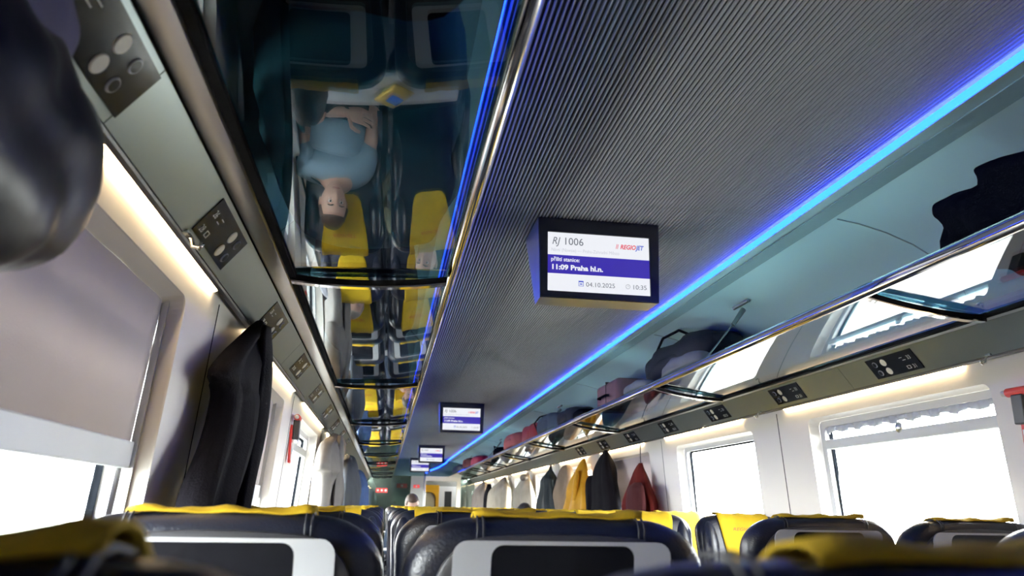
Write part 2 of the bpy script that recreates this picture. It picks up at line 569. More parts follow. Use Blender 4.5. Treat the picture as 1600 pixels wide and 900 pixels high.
# blue light strips
for side, nm in ((-1, 'roller-blind side'), (1, 'curtained-window side')):
    t = thing('blue_light_strip', 'long glowing blue LED strip along the ribbed ceiling, ' + nm, 'light strip', (0, 0, 0), group='blue ceiling light strips')
    MB().prism_y([P(side, 0.5925, 1.022), P(side, 0.5925, 1.000), P(side, 0.5960, 0.9985), P(side, 0.5960, 1.024)], Y0 + 0.1, 18.3).build('diffuser', M['blueled'], t)
    MB().prism_y([P(side, 0.5965, 1.036), P(side, 0.5965, 0.998), P(side, 0.606, 0.9982), P(side, 0.606, 1.036)], Y0 + 0.1, 18.3).build('channel', M['alu'], t)
    if side > 0:
        MB().tube([(XC + 0.592, 18.30, E(1.0)), (XC + 0.56, 18.34, E(0.96)), (XC + 0.40, 18.375, E(0.86)), (XC + 0.25, 18.38, E(0.80)), (XC + 0.18, 18.38, E(0.78)), (XC + 0.12, 18.38, E(0.73))], 0.014, 8).build('bent_end', M['blueled'], t)

# ------------------------------------------------------------------ luggage racks
ARMS = [2.17 + 2.03 * k for k in range(-1, 9)]


TILT = {-1: 0.018, 1: 0.060}


def gz(o, side):                              # underside of the bowed rack glass, sloping down to the wall
    return 0.615 + TILT[side] * (1.06 - o) / 0.42 - 0.006 * (1 - ((o - 0.85) / 0.21) ** 2)


def az(o, side):                              # top of the bowed arms that carry it
    return gz(o, side) - 0.0003 - 0.0075 * (1 - ((o - 0.855) / 0.215) ** 2)


for side, lab in ((-1, 'long luggage rack of smoked glass with chrome rail above the roller-blind window'),
                  (1, 'long luggage rack of smoked glass with chrome rail above the curtained window')):
    t = thing('luggage_rack', lab, 'luggage rack', (0, 0, 0), group='luggage racks')
    rp = [P(side, 0.626 + dx, 0.650 + dz) for dx, dz in rrect(0.0155, -0.019, 0.019, 0.0154, 8)]
    MB().prism_y(rp, Y0 + 0.1, 18.3).build('chrome_rail', M['chrome'], t, smooth=0.7)
    ex = [(1.076, 0.660), (1.076, 0.616), (1.084, 0.610), (1.122, 0.611), (1.130, 0.615), (1.134, 0.618), (1.146, 0.660)]
    MB().prism_y([P(side, *p) for p in ex], Y0 + 0.1, 18.3).build('support_extrusion', M['alu'], t, smooth=0.5)
    MB().prism_y([P(side, *p) for p in [(1.058, 0.619), (1.058, 0.605), (1.0755, 0.605), (1.0755, 0.619)]], Y0 + 0.1, 18.3).build('glass_seal', M['black'], t)
    for i, y in enumerate(ARMS):
        a = MB()
        os_ = [0.640 + 0.430 * j / 14 for j in range(15)]
        a.loft([[(P(side, o, 0)[0], y + dy, E(az(o, side) + dz)) for dy, dz in ((-0.014, 0), (0.014, 0), (0.014, -0.017), (-0.014, -0.017))] for o in os_])
        a.build('arm', M['black'], t, smooth=0.6)
        b = MB().loft([[(P(side, o, 0)[0], y + dy, E(az(o, side) + dz)) for dy, dz in ((-0.014, -0.0172), (0.014, -0.0172), (0.013, -0.0215), (-0.013, -0.0215))] for o in os_])
        b.build('arm_trim', M['chrome'], t, smooth=0.6)
    ys = [Y0 + 0.12] + ARMS + [18.28]
    for i in range(len(ys) - 1):
        g = MB()
        os_ = [0.6415 + 0.416 * j / 16 for j in range(17)]
        ring = [(o, gz(o, side)) for o in os_] + [(o, gz(o, side) + 0.007) for o in reversed(os_)]
        g.prism_y([P(side, *p) for p in ring], ys[i] + 0.002, ys[i + 1] - 0.002)
        g.build('glass_pane', M['rackglass'], t, smooth=0.5)
    for k in range(5):                        # struts that tie the rail to the cove
        y = 3.40 + 4.06 * k
        st = MB().tube([(P(side, 0.640, 0)[0], y, E(0.668)), (P(side, 0.83, 0)[0], y + 0.02, E(0.885))], 0.004, 8)
        st.build('strut', M['steel'], t, smooth=4)
        st = MB().tube([(P(side, 0.80, 0)[0], y + 0.015, E(0.85)), (P(side, 0.86, 0)[0], y + 0.02, E(0.93))], [0.010, 0.014], 10)
        st.tube([(P(side, 0.85, 0)[0], y - 0.06, E(0.955)), (P(side, 0.85, 0)[0], y + 0.10, E(0.955))], 0.010, 8)
        st.build('strut_bracket', M['steel'], t, smooth=0.8)

# ------------------------------------------------------------------ service panels below the racks, warm strips, reading plates
PT, PB = (1.137, 0.615), (1.209, 0.5215)


def ppt(side, y, u, off=0.0):                 # u 0 (upper edge) .. 1 (lower edge); off > 0 towards the aisle
    nx, nz = -(PT[1] - PB[1]), -(PB[0] - PT[0])
    L = math.hypot(nx, nz)
    o = PT[0] + (PB[0] - PT[0]) * u + nx / L * off
    z = PT[1] + (PB[1] - PT[1]) * u + nz / L * off
    x, zz = P(side, o, z)
    return (x, y, zz)


def ppanel(mb, side, ya, yb, ua, ub, o0, o1):
    return mb.add([ppt(side, y, u, o) for y in (ya, yb) for u in (ua, ub) for o in (o0, o1)],
                  [(0, 1, 3, 2), (4, 6, 7, 5), (0, 4, 5, 1), (2, 3, 7, 6), (0, 2, 6, 4), (1, 5, 7, 3)])


for side in (-1, 1):
    nm = 'trim_5' if side < 0 else 'trim_6'
    mb = MB()
    for k in range(11):
        ya = Y0 + 0.1 + 0.37 + 2.03 * (k - 1)
        ppanel(mb, side, ya + 0.0015, ya + 2.03 - 0.0015, 0.0, 1.0, -0.012, 0.0)
    o = mb.build(nm, M['steel'])
    tag(o, kind='structure')
    MB().prism_y([P(side, *p) for p in [(1.134, 0.640), (1.134, 0.6155), (1.150, 0.615), (1.222, 0.5215), (1.222, 0.64)]], Y0, 18.35).build('panel_back', M['black'], o)
    MB().prism_y([P(side, *p) for p in [(1.212, 0.5215), (1.2145, 0.5165), (1.2225, 0.5115), (1.2225, 0.5215)]], Y0, 18.35).build('light_lip', M['shell'], o)

NUM = {-1: ('26', '28'), 1: ('33', '31')}
first_led = None
ordw = ['first', 'second', 'third', 'fourth', 'fifth', 'sixth', 'seventh', 'eighth', 'ninth', 'tenth', 'eleventh', 'twelfth', 'thirteenth', 'fourteenth',
        'fifteenth', 'sixteenth', 'seventeenth', 'eighteenth', 'nineteenth', 'twentieth']
SIDE = {-1: 'roller-blind side', 1: 'curtain side'}
for side in (-1, 1):
    for k in range(0, 10):
        t = thing('warm_light_strip', 'warm white light strip over the %s window, %s' % (ordw[k], SIDE[side]), 'light strip', (0, 0, 0), group='warm strips above the windows')
        ya, yb = WIN0 + WINP * k + 0.10, WIN0 + WINP * k + WINL + 0.20
        MB().prism_y([P(side, *p) for p in [(1.2245, 0.5175), (1.2245, 0.511), (1.2325, 0.508), (1.2335, 0.5175)]], ya, yb).build('diffuser', M['warmled'], t)
        MB().prism_y([P(side, *p) for p in [(1.2235, 0.5185), (1.2345, 0.5185), (1.2345, 0.5215), (1.2235, 0.5215)]], ya - 0.02, yb + 0.02).build('holder', M['alu'], t)

PL_Y = {-1: 0.96, 1: 1.00}


def reading_plate(side, y, k):
    t = thing('reading_light_panel', '%s black reading light plate under the rack, %s' % (ordw[k], SIDE[side]), 'light panel', (0, 0, 0), group='reading light plates')
    hl = 0.145
    ppanel(MB(), side, y - hl, y + hl, 0.10, 0.86, 0.0, 0.0025).build('plate', M['gloss'], t)
    for u in (0.32, 0.66):
        for dy, r, m_, nm in ((0.045, 0.016, M['lens'], 'lamp_lens'), (0.100, 0.013, M['ring'], 'button')):
            if k == 0 and side < 0:
                dy -= 0.02
            c = [ppt(side, y + dy + r * math.cos(a), u + r / 0.118 * math.sin(a), 0.0030) for a in [2 * PI * i / 20 for i in range(20)]]
            c2 = [ppt(side, y + dy + r * 0.9 * math.cos(a), u + r * 0.9 / 0.118 * math.sin(a), 0.0050) for a in [2 * PI * i / 20 for i in range(20)]]
            c0 = [ppt(side, y + dy + r * math.cos(a), u + r / 0.118 * math.sin(a), 0.0025) for a in [2 * PI * i / 20 for i in range(20)]]
            MB().loft([c0, c, c2]).build(nm, m_, t)
            if nm == 'button':
                d0 = [ppt(side, y + dy + r * 0.75 * math.cos(a), u + r * 0.75 / 0.118 * math.sin(a), 0.0051) for a in [2 * PI * i / 20 for i in range(20)]]
                d1 = [ppt(side, y + dy + r * 0.75 * math.cos(a), u + r * 0.75 / 0.118 * math.sin(a), 0.0056) for a in [2 * PI * i / 20 for i in range(20)]]
                MB().loft([d0, d1]).build('button_face', M['gloss'], t)
    # seat number and seat pictogram
    for u, num, pict in ((0.36, NUM[side][0], 'bars'), (0.70, NUM[side][1], 'box')):
        pr = MB()
        sgn = -1
        yb = y - 0.085
        if pict == 'bars':
            ppanel(pr, side, yb + 0.012, yb + 0.030, u - 0.055, u - 0.035, 0.0026, 0.0031)
            ppanel(pr, side, yb + 0.000, yb + 0.018, u + 0.05, u + 0.07, 0.0026, 0.0031)
        else:
            for (a, b, c, d) in ((0, 0.022, -0.06, -0.045), (0, 0.022, 0.045, 0.06), (0, 0.003, -0.06, 0.06), (0.019, 0.022, -0.06, 0.06)):
                ppanel(pr, side, yb + a, yb + b, u + c, u + d, 0.0026, 0.0031)
        pr.build('pictogram', M['ink'], t)
        o3 = Vector(ppt(side, yb - 0.005 if side < 0 else yb - 0.005, u + 0.07, 0.0032))
        up = (Vector(ppt(side, 0, 0)) - Vector(ppt(side, 0, 1))).normalized()
        nrm = (Vector(ppt(side, 0, 0, 1)) - Vector(ppt(side, 0, 0, 0))).normalized()
        xd = up.cross(nrm)
        o3 = o3 - xd * (0.036 if side < 0 else -0.036 + 0.030)
        mtx = Matrix(((xd.x, up.x, nrm.x, o3.x), (xd.y, up.y, nrm.y, o3.y), (xd.z, up.z, nrm.z, o3.z), (0, 0, 0, 1)))
        text_mesh('seat_number', num, 0.024, M['ink'], t, mtx)
    return t


for side in (-1, 1):
    pl = reading_plate(side, 0.96 if side < 0 else 1.00, 0)
    base = reading_plate(side, 1.73 if side < 0 else 1.93, 1)
    for k in range(2, 9):
        y = (1.73 if side < 0 else 1.93) + 0.86 * (k - 1)
        c = copy_tree(base)
        c.location.y = 0.86 * (k - 1)
        c['label'] = '%s black reading light plate under the rack, %s' % (ordw[k], SIDE[side])

# coat hooks under the service panels
def coat_hook(side, y, label):
    t = thing('coat_hook', label, 'hook', (0, 0, 0), group='coat hooks')
    x, z = P(side, 1.206, 0.522)
    m = MB().tube([(x, y, z + 0.004), (x - side * 0.012, y, z - 0.010), (x - side * 0.016, y, z - 0.026), (x - side * 0.028, y, z - 0.030), (x - side * 0.034, y, z - 0.018)], [0.004, 0.004, 0.0045, 0.005, 0.006], 8)
    m.build('hook_arm', M['chrome'], t, smooth=4)
    MB().box(x - 0.006, x + 0.006, y - 0.012, y + 0.012, z - 0.002, z + 0.006).build('hook_plate', M['steel'], t, bevel=0.002)


HOOKS = {-1: [0.72, 1.58, 2.45, 5.9, 8.6, 12.0], 1: [2.33, 4.02, 4.80, 6.02, 6.98, 7.80, 9.35, 10.95, 13.0, 15.9]}
for side in (-1, 1):
    for i, y in enumerate(HOOKS[side]):
        coat_hook(side, y, '%s small chrome coat hook below the rack, %s' % (ordw[i], SIDE[side]))

# roller blinds
for i, ((side, k), zb) in enumerate(HAS_BLIND.items()):
    a, b = WIN0 + WINP * k + 0.022, WIN0 + WINP * k + WINL - 0.022
    lab = {(-1, 0): 'large grey roller blind pulled down beside the nearest seats', (-1, 1): 'grey roller blind behind the hanging black jacket',
           (-1, -1): 'unseen grey roller blind behind the viewer, lowered to cut daylight', (1, 0): 'added unseen roller blind dimming the near end, curtain side beside the viewer', (1, -1): 'added unseen roller blind dimming the near end, curtain side behind the viewer', (1, 3): 'pinkish grey roller blind behind the hanging dark red coat'}[(side, k)]
    t = thing('roller_blind', lab, 'blind', (0, 0, 0))
    zs = [WIN_TOP - 0.012, zb + 0.05]
    mb = MB()
    n = 24
    mb.loft([[wall_pt(side, a + (b - a) * j / n, z, 0.046 + 0.0012 * math.sin(j * 1.3) + e) for j in range(n + 1)] for z, e in ((zs[0], 0), (zs[1], 0))], cap=False, closed=False)
    o = mb.build('blind_fabric', M['blind'], t, smooth=4)
    so = o.modifiers.new('solid', 'SOLIDIFY')
    so.thickness = 0.0012
    br = MB().add([wall_pt(side, y, z, d) for y in (a - 0.002, b + 0.002) for z in (zb, zb + 0.055) for d in (0.036, 0.050)],
                  [(0, 1, 3, 2), (4, 6, 7, 5), (0, 4, 5, 1), (2, 3, 7, 6), (0, 2, 6, 4), (1, 5, 7, 3)])
    br.build('bottom_bar', M['blindbar'], t, bevel=0.004)
    gr = MB().add([wall_pt(side, y, z, d) for y in (b + 0.003, b + 0.010) for z in (WIN_BOT + 0.03, WIN_TOP - 0.014) for d in (0.030, 0.051)],
                  [(0, 1, 3, 2), (4, 6, 7, 5), (0, 4, 5, 1), (2, 3, 7, 6), (0, 2, 6, 4), (1, 5, 7, 3)])
    gr.build('guide_rail', M['alu'], t)

# pleated pelmet curtain in the upper light of the big bright window
M['curtain'] = mat('sheer_grey_curtain', (0.62, 0.65, 0.70), 0.9, var=0.05)
ct = thing('pleated_curtain', 'short grey pleated curtain across the top of the large bright window', 'curtain', (0, 0, 0))
a, b = WIN0 + WINP + 0.045, WIN0 + WINP + WINL - 0.045
mb = MB()
n = 150
mb.loft([[wall_pt(1, a + (b - a) * j / n, z + (0.006 * math.sin(j * 0.37) if e else 0), 0.066 + 0.006 * math.sin(j * 0.9 + 0.4 * math.sin(j * 0.21)) * (0.4 + e)) for j in range(n + 1)] for z, e in ((0.405, 0), (0.385, 0.6), (0.372, 1.0))], cap=False, closed=False)
o = mb.build('curtain_fabric', M['curtain'], ct, smooth=4)
so = o.modifiers.new('solid', 'SOLIDIFY')
so.thickness = 0.001
MB().tube([wall_pt(1, a - 0.003, 0.404, 0.066), wall_pt(1, b + 0.003, 0.404, 0.066)], 0.005, 8).build('curtain_rod', M['alu'], ct, smooth=4)

# emergency hammers on the wall pillars
def hammer_box(side, y, z, label):
    t = thing('emergency_hammer', label, 'hammer', wall_pt(side, y, z), 0 if side > 0 else PI)
    # local: -x towards the aisle, y along the wall
    MB().add([(x, yy, zz) for x in (-0.010, 0.001) for yy in (-0.028, 0.028) for zz in (-0.17, 0.01)],
             [(0, 1, 3, 2), (4, 6, 7, 5), (0, 4, 5, 1), (2, 3, 7, 6), (0, 2, 6, 4), (1, 5, 7, 3)]).build('back_plate', M['red'], t, bevel=0.003)
    MB().box(-0.040, -0.010, -0.026, 0.020, -0.060, 0.035).build('holder', M['shell'], t, bevel=0.004)
    h = MB().tube([(-0.028, -0.045, 0.045), (-0.028, 0.040, 0.045)], [0.014, 0.015], 14)
    h.build('hammer_head', M['red'], t, smooth=0.7)
    MB().tube([(-0.028, 0.040, 0.045), (-0.028, 0.062, 0.045), (-0.028, 0.068, 0.045)], [0.010, 0.010, 0.003], 12).build('hammer_tip', M['lens'], t, smooth=0.7)
    MB().box(-0.013, -0.010, -0.020, 0.020, -0.155, -0.075).build('instruction_label', M['white'], t)


hammer_box(1, 2.25, 0.345, 'red emergency hammer on the pillar beside the large bright window')
hammer_box(-1, 3.98, 0.36, 'red emergency hammer with grey holder near the white coat')

# ------------------------------------------------------------------ ceiling screens
M['scrwhite'] = emit('display_white', (0.93, 0.95, 1.0), 0.92)
M['scrblue'] = emit('display_indigo', (0.045, 0.028, 0.42), 0.95)
M['scrgrey'] = emit('display_grey_text', (0.13, 0.14, 0.17), 1.0)
M['scrlight'] = emit('display_light_text', (0.58, 0.60, 0.66), 1.0)
M['scrred'] = emit('display_red', (0.75, 0.05, 0.09), 1.0)
M['scrcobalt'] = emit('display_cobalt', (0.08, 0.12, 0.60), 1.0)


def make_screen(label, loc):
    t = thing('ceiling_screen', label, 'screen', loc, group='passenger information screens')
    # local: x across the carriage, y away from the camera, z up (0 = ceiling); front face in the plane y = 0
    W, H = 0.228, 0.302
    k = MB()
    k.add([(-W, 0, 0), (W, 0, 0), (W - 0.008, 0, -H), (-W + 0.008, 0, -H), (-W, 0.27, 0), (W, 0.27, 0), (W - 0.012, 0.115, -H), (-W + 0.012, 0.115, -H)],
          [(0, 3, 7, 4), (1, 5, 6, 2), (4, 7, 6, 5), (0, 4, 5, 1), (0, 1, 2, 3), (3, 2, 6, 7)])
    k.build('housing', M['housealu'], t)
    bz = MB()
    dx0, dx1, dz0, dz1 = -0.194, 0.190, -0.278, -0.054
    o_ = [(-W - 0.001, 0.001), (W + 0.001, 0.001), (W - 0.007, -H - 0.001), (-W + 0.007, -H - 0.001)]
    i_ = [(dx0, dz1), (dx1, dz1), (dx1, dz0), (dx0, dz0)]
    bz.loft([[(x, -0.001, z) for x, z in o_], [(x, -0.010, z) for x, z in o_], [(x, -0.010, z) for x, z in i_], [(x, -0.002, z) for x, z in i_]], cap=False)
    bz.build('bezel', M['housing'], t, bevel=0.002)
    ds = MB().box(dx0, dx1, -0.0025, 0.002, dz0, dz1).build('display', M['scrwhite'], t)
    dw, dh = dx1 - dx0, dz1 - dz0
    X = lambda u: dx0 + dw * u
    Z = lambda v: dz1 - dh * v
    MB().box(dx0, dx1, -0.0032, -0.0026, Z(0.70), Z(0.385)).build('blue_band', M['scrblue'], ds)

    def tx(nm, body, u, v, size, m_, **kw):
        mtx = Matrix(((1, 0, 0, X(u)), (0, 0, -1, -0.0036), (0, 1, 0, Z(v)), (0, 0, 0, 1)))
        return text_mesh(nm, body, size, m_, ds, mtx, **kw)
    tx('route_prefix', 'RJ', 0.040, 0.205, 0.040, M['scrgrey'], shear=0.28, width=0.030)
    tx('route_number', '1006', 0.152, 0.205, 0.040, M['scrgrey'], width=0.068)
    tx('logo_bars', '//', 0.670, 0.215, 0.024, M['scrred'], bold=0.0006, width=0.011)
    tx('logo_red', 'REGIO', 0.712, 0.215, 0.024, M['scrred'], shear=0.25, bold=0.0007, width=0.060)
    tx('logo_blue', 'JET', 0.870, 0.215, 0.024, M['scrcobalt'], shear=0.25, bold=0.0007, width=0.033)
    tx('route_line', 'N\u00e1vs\u00ed (Nawsie) \u2014 Praha-Zahradn\u00ed M\u011bsto', 0.035, 0.325, 0.018, M['scrlight'], width=0.255)
    tx('next_stop_caption', 'p\u0159\u00ed\u0161t\u00ed stanice:', 0.033, 0.490, 0.021, M['scrwhite'], bold=0.0004, width=0.106)
    tx('next_stop', '11:09 Praha hl.n.', 0.033, 0.630, 0.026, M['scrwhite'], bold=0.0011, width=0.190)
    tx('date', '04.10.2025', 0.370, 0.895, 0.024, M['scrgrey'], width=0.108)
    tx('time', '10:35', 0.822, 0.895, 0.024, M['scrgrey'], width=0.050)
    ic = MB()
    ic.box(X(0.300), X(0.348), -0.0034, -0.0028, Z(0.828), Z(0.805))
    ic.box(X(0.300), X(0.304), -0.0034, -0.0028, Z(0.895), Z(0.828))
    ic.box(X(0.344), X(0.348), -0.0034, -0.0028, Z(0.895), Z(0.828))
    ic.box(X(0.304), X(0.344), -0.0034, -0.0028, Z(0.895), Z(0.888))
    ic.box(X(0.312), X(0.336), -0.0034, -0.0028, Z(0.868), Z(0.850))
    ic.build('calendar_icon', M['scrcobalt'], ds)
    cl = MB()
    c = (X(0.782), Z(0.855))
    rg = lambda r, y: [(c[0] + r * math.cos(2 * PI * i / 24), y, c[1] + r * math.sin(2 * PI * i / 24)) for i in range(24)]
    cl.loft([rg(0.0085, -0.0028), rg(0.0085, -0.0034), rg(0.0074, -0.0034), rg(0.0074, -0.0028)], cap=False)
    cl.box(c[0] - 0.0004, c[0] + 0.0004, -0.0034, -0.0028, c[1], c[1] + 0.005)
    cl.box(c[0], c[0] + 0.004, -0.0034, -0.0028, c[1] - 0.0004, c[1] + 0.0004)
    cl.build('clock_icon', M['scrgrey'], ds)
    return t


scr = make_screen('nearest ceiling screen, large with readable white and indigo travel text', (0.728, 2.665, E(1.0305)))
for x, y, lab in ((0.735, 8.08, 'second ceiling screen hanging further along the aisle'), (0.765, 14.0, 'third ceiling screen, small and far along the aisle'),
                  (0.740, 17.9, 'last ceiling screen, tiny, just before the end partition')):
    c = copy_tree(scr)
    c.location = (x, y, E(1.0305))
    c['label'] = lab

# ------------------------------------------------------------------ seats (local frame: x across, y towards the seat's front, back face of the top at y = 0)
TOPZ = 1.188
RAKE = 0.20


def rake(p):
    return Vector((p.x, p.y + (TOPZ - p.z) * RAKE, p.z))


def seat_outline(hw, ztop, zbot, rx, rz, n=10, crown=0.004, narrow=0.03):
    pts = []
    for i in range(n + 1):
        a = PI / 2 * i / n
        pts.append((hw - rx + rx * math.cos(a), ztop - rz + rz * math.sin(a)))
    top = [((hw - rx) * (1 - 2 * i / 8), ztop + crown * (1 - (1 - 2 * i / 8) ** 2)) for i in range(1, 8)]
    left = [(-x, z) for x, z in reversed(pts)]
    low = [(-(hw - narrow * t), ztop - rz + (zbot - ztop + rz) * t) for t in (0.25, 0.5, 0.75, 1.0)]
    return pts + top + left + low + [(-x, z) for x, z in reversed(low)]


def pillow(mb, outline, layers, zc):
    hw = max(abs(x) for x, z in outline)
    zt = max(z for x, z in outline)
    rings = []
    for y, ins in layers:
        kx, kz = 1 - ins / hw, 1 - ins / (zt - zc)
        rings.append([(x * kx, y, zc + (z - zc) * kz) for x, z in outline])
    return mb.loft(rings)


def make_seat():
    t = thing('train_seat', 'seat', 'seat', (0, 0, 0))
    ol = seat_outline(0.2425, TOPZ - 0.004, 0.40, 0.105, 0.088)
    b = MB()
    pillow(b, ol, [(0.002, 0.050), (0.004, 0.030), (0.012, 0.012), (0.028, 0.002), (0.050, 0.0), (0.074, 0.003), (0.092, 0.015), (0.100, 0.035), (0.103, 0.070)], 0.80)
    b.xf(rake).build('backrest', M['leather'], t, smooth=0.9)
    for s in (-1, 1):                                   # padded wings either side of the head, and bolsters
        wg = MB().ball((s * 0.185, 0.088, 1.03), (0.042, 0.040, 0.125), 16, 12).ball((s * 0.19, 0.090, 0.72), (0.038, 0.038, 0.16), 16, 12)
        wg.xf(rake).build('side_bolster', M['leather'], t, smooth=4)
    sh = MB()
    so = seat_outline(0.196, 1.158, 0.42, 0.090, 0.080, narrow=0.02)
    pillow(sh, so, [(-0.010, 0.020), (-0.011, 0.008), (-0.006, 0.001), (0.010, 0.0), (0.02, 0.0)], 0.80)
    sh.xf(rake).build('back_shell', M['shell'], t, smooth=0.9)
    fr = MB()
    o_, i_ = rrect(0.170, 0.90, 1.1515, 0.022, 5), rrect(0.112, 0.93, 1.1455, 0.018, 5)
    fr.loft([[(x, -0.009, z) for x, z in o_], [(x, -0.0145, z) for x, z in o_], [(x, -0.0150, z) for x, z in i_], [(x, -0.010, z) for x, z in i_]], cap=False)
    fr.xf(rake).build('screen_frame', M['tray'], t, smooth=0.9)
    MB().loft([[(x, -0.0135, z) for x, z in rrect(0.1115, 0.9305, 1.145, 0.018, 5)], [(x, -0.0115, z) for x, z in rrect(0.1115, 0.9305, 1.145, 0.018, 5)]]).xf(rake).build('seat_back_display', M['screenoff'], t)
    for s in (-1, 1):                                   # stitched seams over the top roll
        for dx in (-0.0045, 0.0045):
            st = MB().tube([(s * 0.128 + dx, y, z) for y, z in ((0.0015, 1.146), (0.004, 1.168), (0.0125, 1.1795), (0.026, 1.1865), (0.046, 1.1885), (0.07, 1.1850))], 0.0016, 5)
            st.xf(rake).build('seam', M['stitch'], t, smooth=4)
        cs = MB().tube([(s * 0.176, 0.004, 1.128), (s * 0.190, 0.012, 1.142), (s * 0.203, 0.028, 1.158), (s * 0.206, 0.05, 1.163)], 0.0018, 5)
        cs.xf(rake).build('seam', M['stitch'], t, smooth=4)
    # headrest cover
    cv = MB()
    path = [(0.026, 1.1862, 0.134), (0.028, 1.1880, 0.135), (0.032, 1.1900, 0.136), (0.040, 1.1920, 0.135), (0.052, 1.1930, 0.135), (0.074, 1.190, 0.135), (0.094, 1.178, 0.136),
            (0.106, 1.150, 0.134), (0.1075, 1.10, 0.127), (0.1075, 1.04, 0.117), (0.1075, 0.98, 0.107), (0.1075, 0.94, 0.098), (0.1075, 0.915, 0.082), (0.1075, 0.905, 0.055)]
    nx = 17
    rows = []
    for j, (y, z, hw) in enumerate(path):
        row = []
        for i in range(nx):
            u = -1 + 2 * i / (nx - 1)
            rip = 0.0022 * math.sin(u * 7.3 + j * 0.4) + 0.0016 * math.sin(u * 15 + 1.0)
            lift = 0.004 * max(0, u) ** 4 if 1 < j < 6 else 0
            f = 1.0 if 1 <= j <= 6 else 0.3
            row.append((u * hw, y + (0.001 * math.sin(u * 12 + j) if j > 6 else 0), z + (rip * f if j <= 6 else 0) + lift))
        rows.append(row)
    cv.loft(rows, cap=False, closed=False)
    c = cv.xf(rake).build('headrest_cover', M['yellow'], t, smooth=4)
    sd = c.modifiers.new('solid', 'SOLIDIFY')
    sd.thickness, sd.offset = 0.003, 0
    L_ = math.hypot(1, RAKE)
    p_ = rake(Vector((0.0675, 0.1102, 1.110)))
    mtx = Matrix(((-1, 0, 0, p_.x), (0, -RAKE / L_, 1 / L_, p_.y), (0, 1 / L_, RAKE / L_, p_.z), (0, 0, 0, 1)))
    text_mesh('logo', 'REGIOJET', 0.022, M['scrred_cloth'], c, mtx, shear=0.25, bold=0.0004, width=0.135)
    # cushion, pedestal, armrests
    cu = MB()
    cu.loft([[(x * k, y, z) for x, z in [(0.232, 0.40), (0.238, 0.43), (0.225, 0.462), (0.12, 0.472), (-0.12, 0.472), (-0.225, 0.462), (-0.238, 0.43), (-0.232, 0.40), (-0.2, 0.36), (0.2, 0.36)]]
             for y, k in ((0.20, 0.97), (0.26, 1.0), (0.45, 1.0), (0.60, 1.0), (0.640, 0.97), (0.655, 0.90))])
    cu.build('seat_cushion', M['leather'], t, smooth=0.9)
    pd = MB().box(-0.17, 0.17, 0.26, 0.56, 0.0, 0.05).box(-0.06, 0.06, 0.30, 0.50, 0.05, 0.36).box(-0.2, 0.2, 0.24, 0.58, 0.33, 0.37)
    pd.build('pedestal', M['shell'], t, bevel=0.006)
    for s in (-1, 1):
        ar = MB().loft([[(s * 0.2275 + dx, y, z + dz) for dx, dz in ((-0.014, -0.012), (0.014, -0.012), (0.014, 0.010), (0.008, 0.015), (-0.008, 0.015), (-0.014, 0.010))]
                        for y, z in ((0.17, 0.665), (0.30, 0.660), (0.46, 0.655), (0.50, 0.645), (0.515, 0.63))])
        ar.build('armrest', M['shell'], t, smooth=0.7)
    return t


M['scrred_cloth'] = mat('red_print_on_cloth', (0.45, 0.10, 0.03), 0.8, var=0.05)
seat0 = make_seat()
FWD = [0.31, 1.24, 2.25, 6.27, 7.20, 8.13, 12.20, 13.12, 14.05]
REV = [4.05, 4.97, 5.85, 9.95, 10.87, 11.75, 15.85, 16.75, 17.65]
ROWS = sorted([(y, 0) for y in FWD] + [(y, 1) for y in REV])
SEATX = [('window seat on the roller-blind side', -0.237), ('aisle seat on the roller-blind side', 0.278), ('aisle seat on the curtain side', 1.30), ('window seat on the curtain side', 1.815)]
used = False
for r, (y_row, back) in enumerate(ROWS):
    for i, (lab, x) in enumerate(SEATX):
        y = y_row
        if r == 0 and i > 1:
            continue
        s = copy_tree(seat0) if used else seat0
        used = True
        y = {2.25: 2.17, 4.05: 3.97}.get(y, y) if i < 2 else y
        s.location = (x + random.uniform(-0.002, 0.002), y + random.uniform(-0.008, 0.008), random.uniform(-0.003, 0.001) if r > 1 else (-0.006 if r == 0 else 0))
        s.rotation_euler.z = PI if back else 0
        lab = lab.replace(' on the ', ', ')
        s['label'] = 'navy leather seat with yellow headcover, %s row, %s' % (ordw[r], lab)
        s['group'] = 'train seats'
        if r == 0 and i == 1:
            next(c for c in s.children if c.name.startswith('headrest_cover')).location.x += 0.045

# tables in the face-to-face bays
def make_table():
    t = thing('folding_table', 'table', 'table', (0, 0, 0), group='tables between facing seats')
    MB().box(-0.44, 0.40, -0.013, 0.125, 0.735, 0.755).build('table_top', M['table'], t, bevel=0.008)
    MB().box(-0.44, 0.40, -0.125, -0.015, 0.735, 0.755).build('table_leaf', M['table'], t, bevel=0.008)
    for x in (-0.30, -0.02, 0.24):
        MB().box(x, x + 0.06, -0.028, -0.004, 0.7545, 0.7565).build('hinge', M['alu'], t, bevel=0.001)
    MB().box(-0.435, -0.41, -0.06, 0.06, 0.03, 0.735).box(-0.44, -0.38, -0.10, 0.10, 0.0, 0.03).build('table_leg', M['shell'], t, bevel=0.006)
    return t


tb = make_table()
first = True
for k, y in enumerate((3.02, 9.04, 15.0)):
    for side in (-1, 1):
        c = tb if first else copy_tree(tb)
        first = False
        c.location = (0.0 if side < 0 else 2 * XC, y, 0)
        c.rotation_euler.z = 0 if side < 0 else PI
        c['label'] = 'pale grey folding table between facing seats, %s bay, %s' % (ordw[k], SIDE[side])

